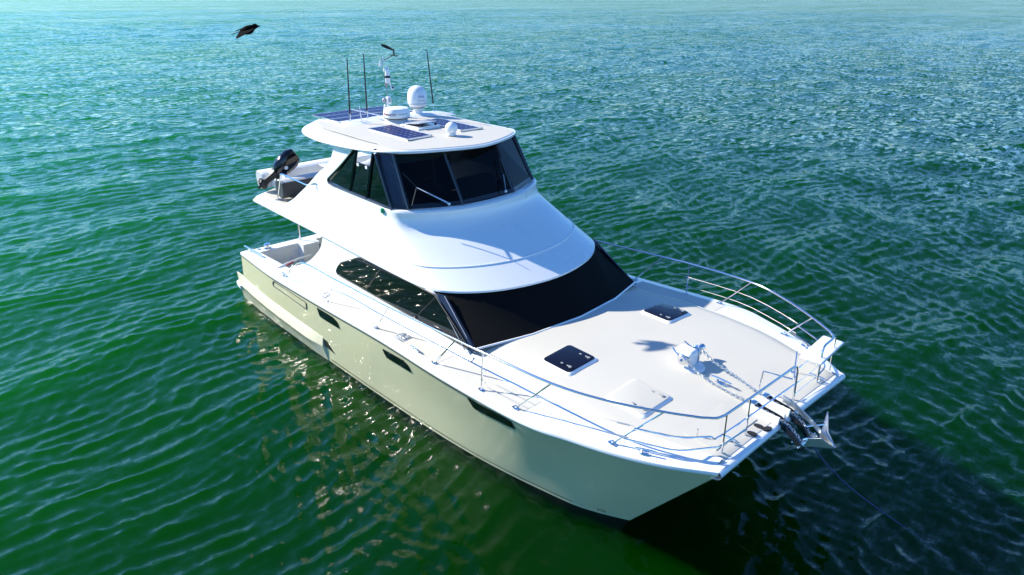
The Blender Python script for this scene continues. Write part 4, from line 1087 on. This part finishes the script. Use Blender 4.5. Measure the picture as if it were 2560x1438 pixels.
# ------------------------------------------------------------------ anchor, chains, rope
def link_rows(p, t, side, L, w, r):
    pts = []
    for k in range(12):
        a = 2*math.pi*k/12
        pts.append(p+t*(L/2*math.cos(a)*1.0)+side*(w/2*math.sin(a)))
    return pts
def chain(path, name, label):
    P = [Vector(p) for p in path]; d = [0]
    for a, c in zip(P[:-1], P[1:]): d.append(d[-1]+(c-a).length)
    b = MB(); pitch_ = 0.046; s = 0.0; k = 0
    while s < d[-1]:
        i = min(len(P)-2, max(0, int(np.searchsorted(d, s))-1)); f = (s-d[i])/max(1e-6, d[i+1]-d[i]); p = P[i].lerp(P[i+1], f); t = (P[i+1]-P[i]).normalized()
        h = t.cross(Vector((0, 0, 1))).normalized(); v = h.cross(t)
        ang = 0.25 if k % 2 == 0 else math.pi/2+0.25
        sdv = h*math.cos(ang)+v*math.sin(ang)
        q = link_rows(p, t, sdv, 0.062, 0.040, 0)
        b.tube(q+[q[0], q[1]], 0.0075, 5, cap=False); s += pitch_; k += 1
    o = b.build(name, M['galv'], None, 60); tag(o, label, "chain", "anchor chains"); return o
zd = lambda x, y, h: (x, y, zdeck(x, y)+h)
chS = cr([(wx+0.08, -0.22, wz+0.26), (wx+0.16, -0.22, wz+0.20), zd(12.95, -0.22, 0.10), zd(13.25, -0.23, 0.04), zd(13.6, -0.25, 0.03), (13.94, -0.26, 2.30), (14.0, -0.26, 2.29)], 6)+[(x, y, z+0.045) for x, y, z in pS[3:]]
chP = cr([(wx+0.08, 0.22, wz+0.27), (wx+0.18, 0.22, wz+0.22), zd(13.0, 0.20, 0.14), zd(13.4, 0.15, 0.11), zd(13.75, 0.09, 0.08), (13.96, 0.06, 2.32), (14.0, 0.06, 2.29)], 6)+[(x, y, z+0.045) for x, y, z in pP[3:]]
chain(chS, "anchor_chain", "galvanised chain from the windlass over the empty starboard roller channel")
chain(chP, "anchor_chain", "galvanised chain from the windlass to the stowed plough anchor on the port roller")
anch = thing("anchor", "grey plough anchor hanging from the port bow roller", "anchor", (14.9, 0.1, 2.0))
b = MB(); sh = [(14.28, 0.10, 2.36), (14.42, 0.11, 2.34), (14.70, 0.12, 2.20), (14.95, 0.12, 2.05), (15.12, 0.11, 1.95)]
rows = []
for i, (x, y, z) in enumerate(cr(sh, 4)):
    h = 0.045-0.015*i/16; rows.append([(x, y-0.014, z-h), (x, y+0.014, z-h), (x+0.01, y+0.012, z+h), (x+0.01, y-0.012, z+h)])
b.loft(rows, close=True, cap=True); b.build("shank", M['galv'], anch, 30)
b = MB(); tip = (15.16, 0.10, 1.94)
b.poly([tip, (14.98, 0.20, 2.06), (14.86, 0.36, 2.30), (14.93, 0.30, 2.04)]); b.poly([tip, (14.93, 0.30, 2.04), (14.86, 0.36, 2.30), (14.90, 0.16, 1.92)])
b.poly([tip, (14.98, 0.02, 2.05), (14.66, -0.17, 1.96), (14.80, -0.08, 1.86)]); b.poly([tip, (14.80, -0.08, 1.86), (14.66, -0.17, 1.96), (14.86, 0.06, 1.90)])
b.solid(0.016); b.build("fluke", M['galv'], anch, 20)
b = MB(); b.tube(cr([(14.70, -0.30, 1.98), (14.80, -0.10, 2.00), (14.88, 0.05, 1.99), (14.86, 0.12, 1.98)], 4), 0.018, 8); b.tube([(14.72, 0.02, 2.12), (14.90, 0.26, 2.14)], 0.014, 8)
b.ball((14.70, -0.30, 1.98), 0.024, n=8); b.ball((14.72, 0.02, 2.12), 0.022, n=8); b.build("anchor_stock", M['steel'], anch)
b = MB(); b.box((14.34, 0.10, 2.38), (0.16, 0.045, 0.05), rot=Matrix.Rotation(rad(12), 3, 'Y'), bev=0.012); b.build("swivel", M['galv'], anch)
b = MB(); rp_ = cr([(14.84, -0.02, 1.93), (15.0, 0.45, 1.35), (15.3, 1.0, 0.72), (15.75, 1.68, 0.05), (16.2, 2.3, -0.55), (17.4, 3.9, -2.2)], 6); b.tube(rp_, 0.012, 6)
tag(b.build("anchor_rope", M['rope']), "thin dark rope running from the bow roller down into the water", "rope")

# ------------------------------------------------------------------ the crow
crow = thing("crow", "black crow flying with wings lowered, above the water behind the boat", "bird", (4.952, -3.671, 7.428))
c0 = Vector(crow.location)
bd = Vector((0.6342, 0.7425, 0.2154)).normalized()     # heading: across the view and slightly up
lt = Vector((0, 0, 1)).cross(bd).normalized(); upb = bd.cross(lt)
def Bp(a, l_, h): return c0+(bd*a+lt*l_+upb*h)*1.0
b = MB()
body = [(-0.13, 0.012, -0.005, 0.02), (-0.10, 0.032, -0.005, 0.03), (-0.04, 0.058, -0.008, 0.055), (0.03, 0.066, -0.008, 0.064), (0.09, 0.058, 0.0, 0.056), (0.125, 0.042, 0.012, 0.042), (0.15, 0.037, 0.024, 0.037), (0.18, 0.036, 0.030, 0.035), (0.205, 0.028, 0.026, 0.026), (0.22, 0.014, 0.018, 0.014), (0.245, 0.010, 0.014, 0.010), (0.268, 0.002, 0.008, 0.002)]
b.loft([[Bp(a, 1.25*w*math.cos(t), h+1.25*q*math.sin(t)) for t in np.linspace(0, 2*math.pi, 14, endpoint=False)] for a, w, h, q in body], close=True, cap=True)
b.build("body", M['feather'], crow, 60)
b = MB(); b.loft([[Bp(-0.10, w*0.03, 0.004), Bp(-0.17, w*0.045, 0.0), Bp(-0.26, w*0.05, -0.008), Bp(-0.29, w*0.035, -0.010)] for w in (-1, -0.4, 0.4, 1)]); b.solid(0.008); b.build("tail", M['feather'], crow)
def wing(sg, pts):
    b = MB(); lead, trail = pts
    n = len(lead); rows = []
    for l1, t1 in zip(lead, trail):
        rows.append([Bp(*l1), Bp(*lerp(l1, t1, 0.33)), Bp(*lerp(l1, t1, 0.66)), Bp(*t1)])
    b.loft(rows); b.solid(0.008); b.build("wing", M['feather'], crow)
near = -1 if lt.x*0.678-lt.y*0.613 < 0 else 1
# near wing sweeps down and back, far wing trails up and back
wing(near, ([(0.15, near*0.03, 0.01), (0.17, near*0.13, -0.015), (0.12, near*0.22, -0.045), (0.00, near*0.29, -0.075), (-0.10, near*0.33, -0.10)], [(-0.13, near*0.03, 0.0), (-0.12, near*0.13, -0.02), (-0.13, near*0.20, -0.05), (-0.14, near*0.26, -0.075), (-0.13, near*0.32, -0.10)]))
wing(-near, ([(0.12, -near*0.03, 0.02), (0.11, -near*0.09, 0.05), (0.04, -near*0.13, 0.06), (-0.10, -near*0.15, 0.05), (-0.22, -near*0.15, 0.03)], [(-0.13, -near*0.03, 0.005), (-0.13, -near*0.09, 0.03), (-0.17, -near*0.08, 0.04), (-0.22, -near*0.10, 0.04), (-0.25, -near*0.13, 0.03)]))
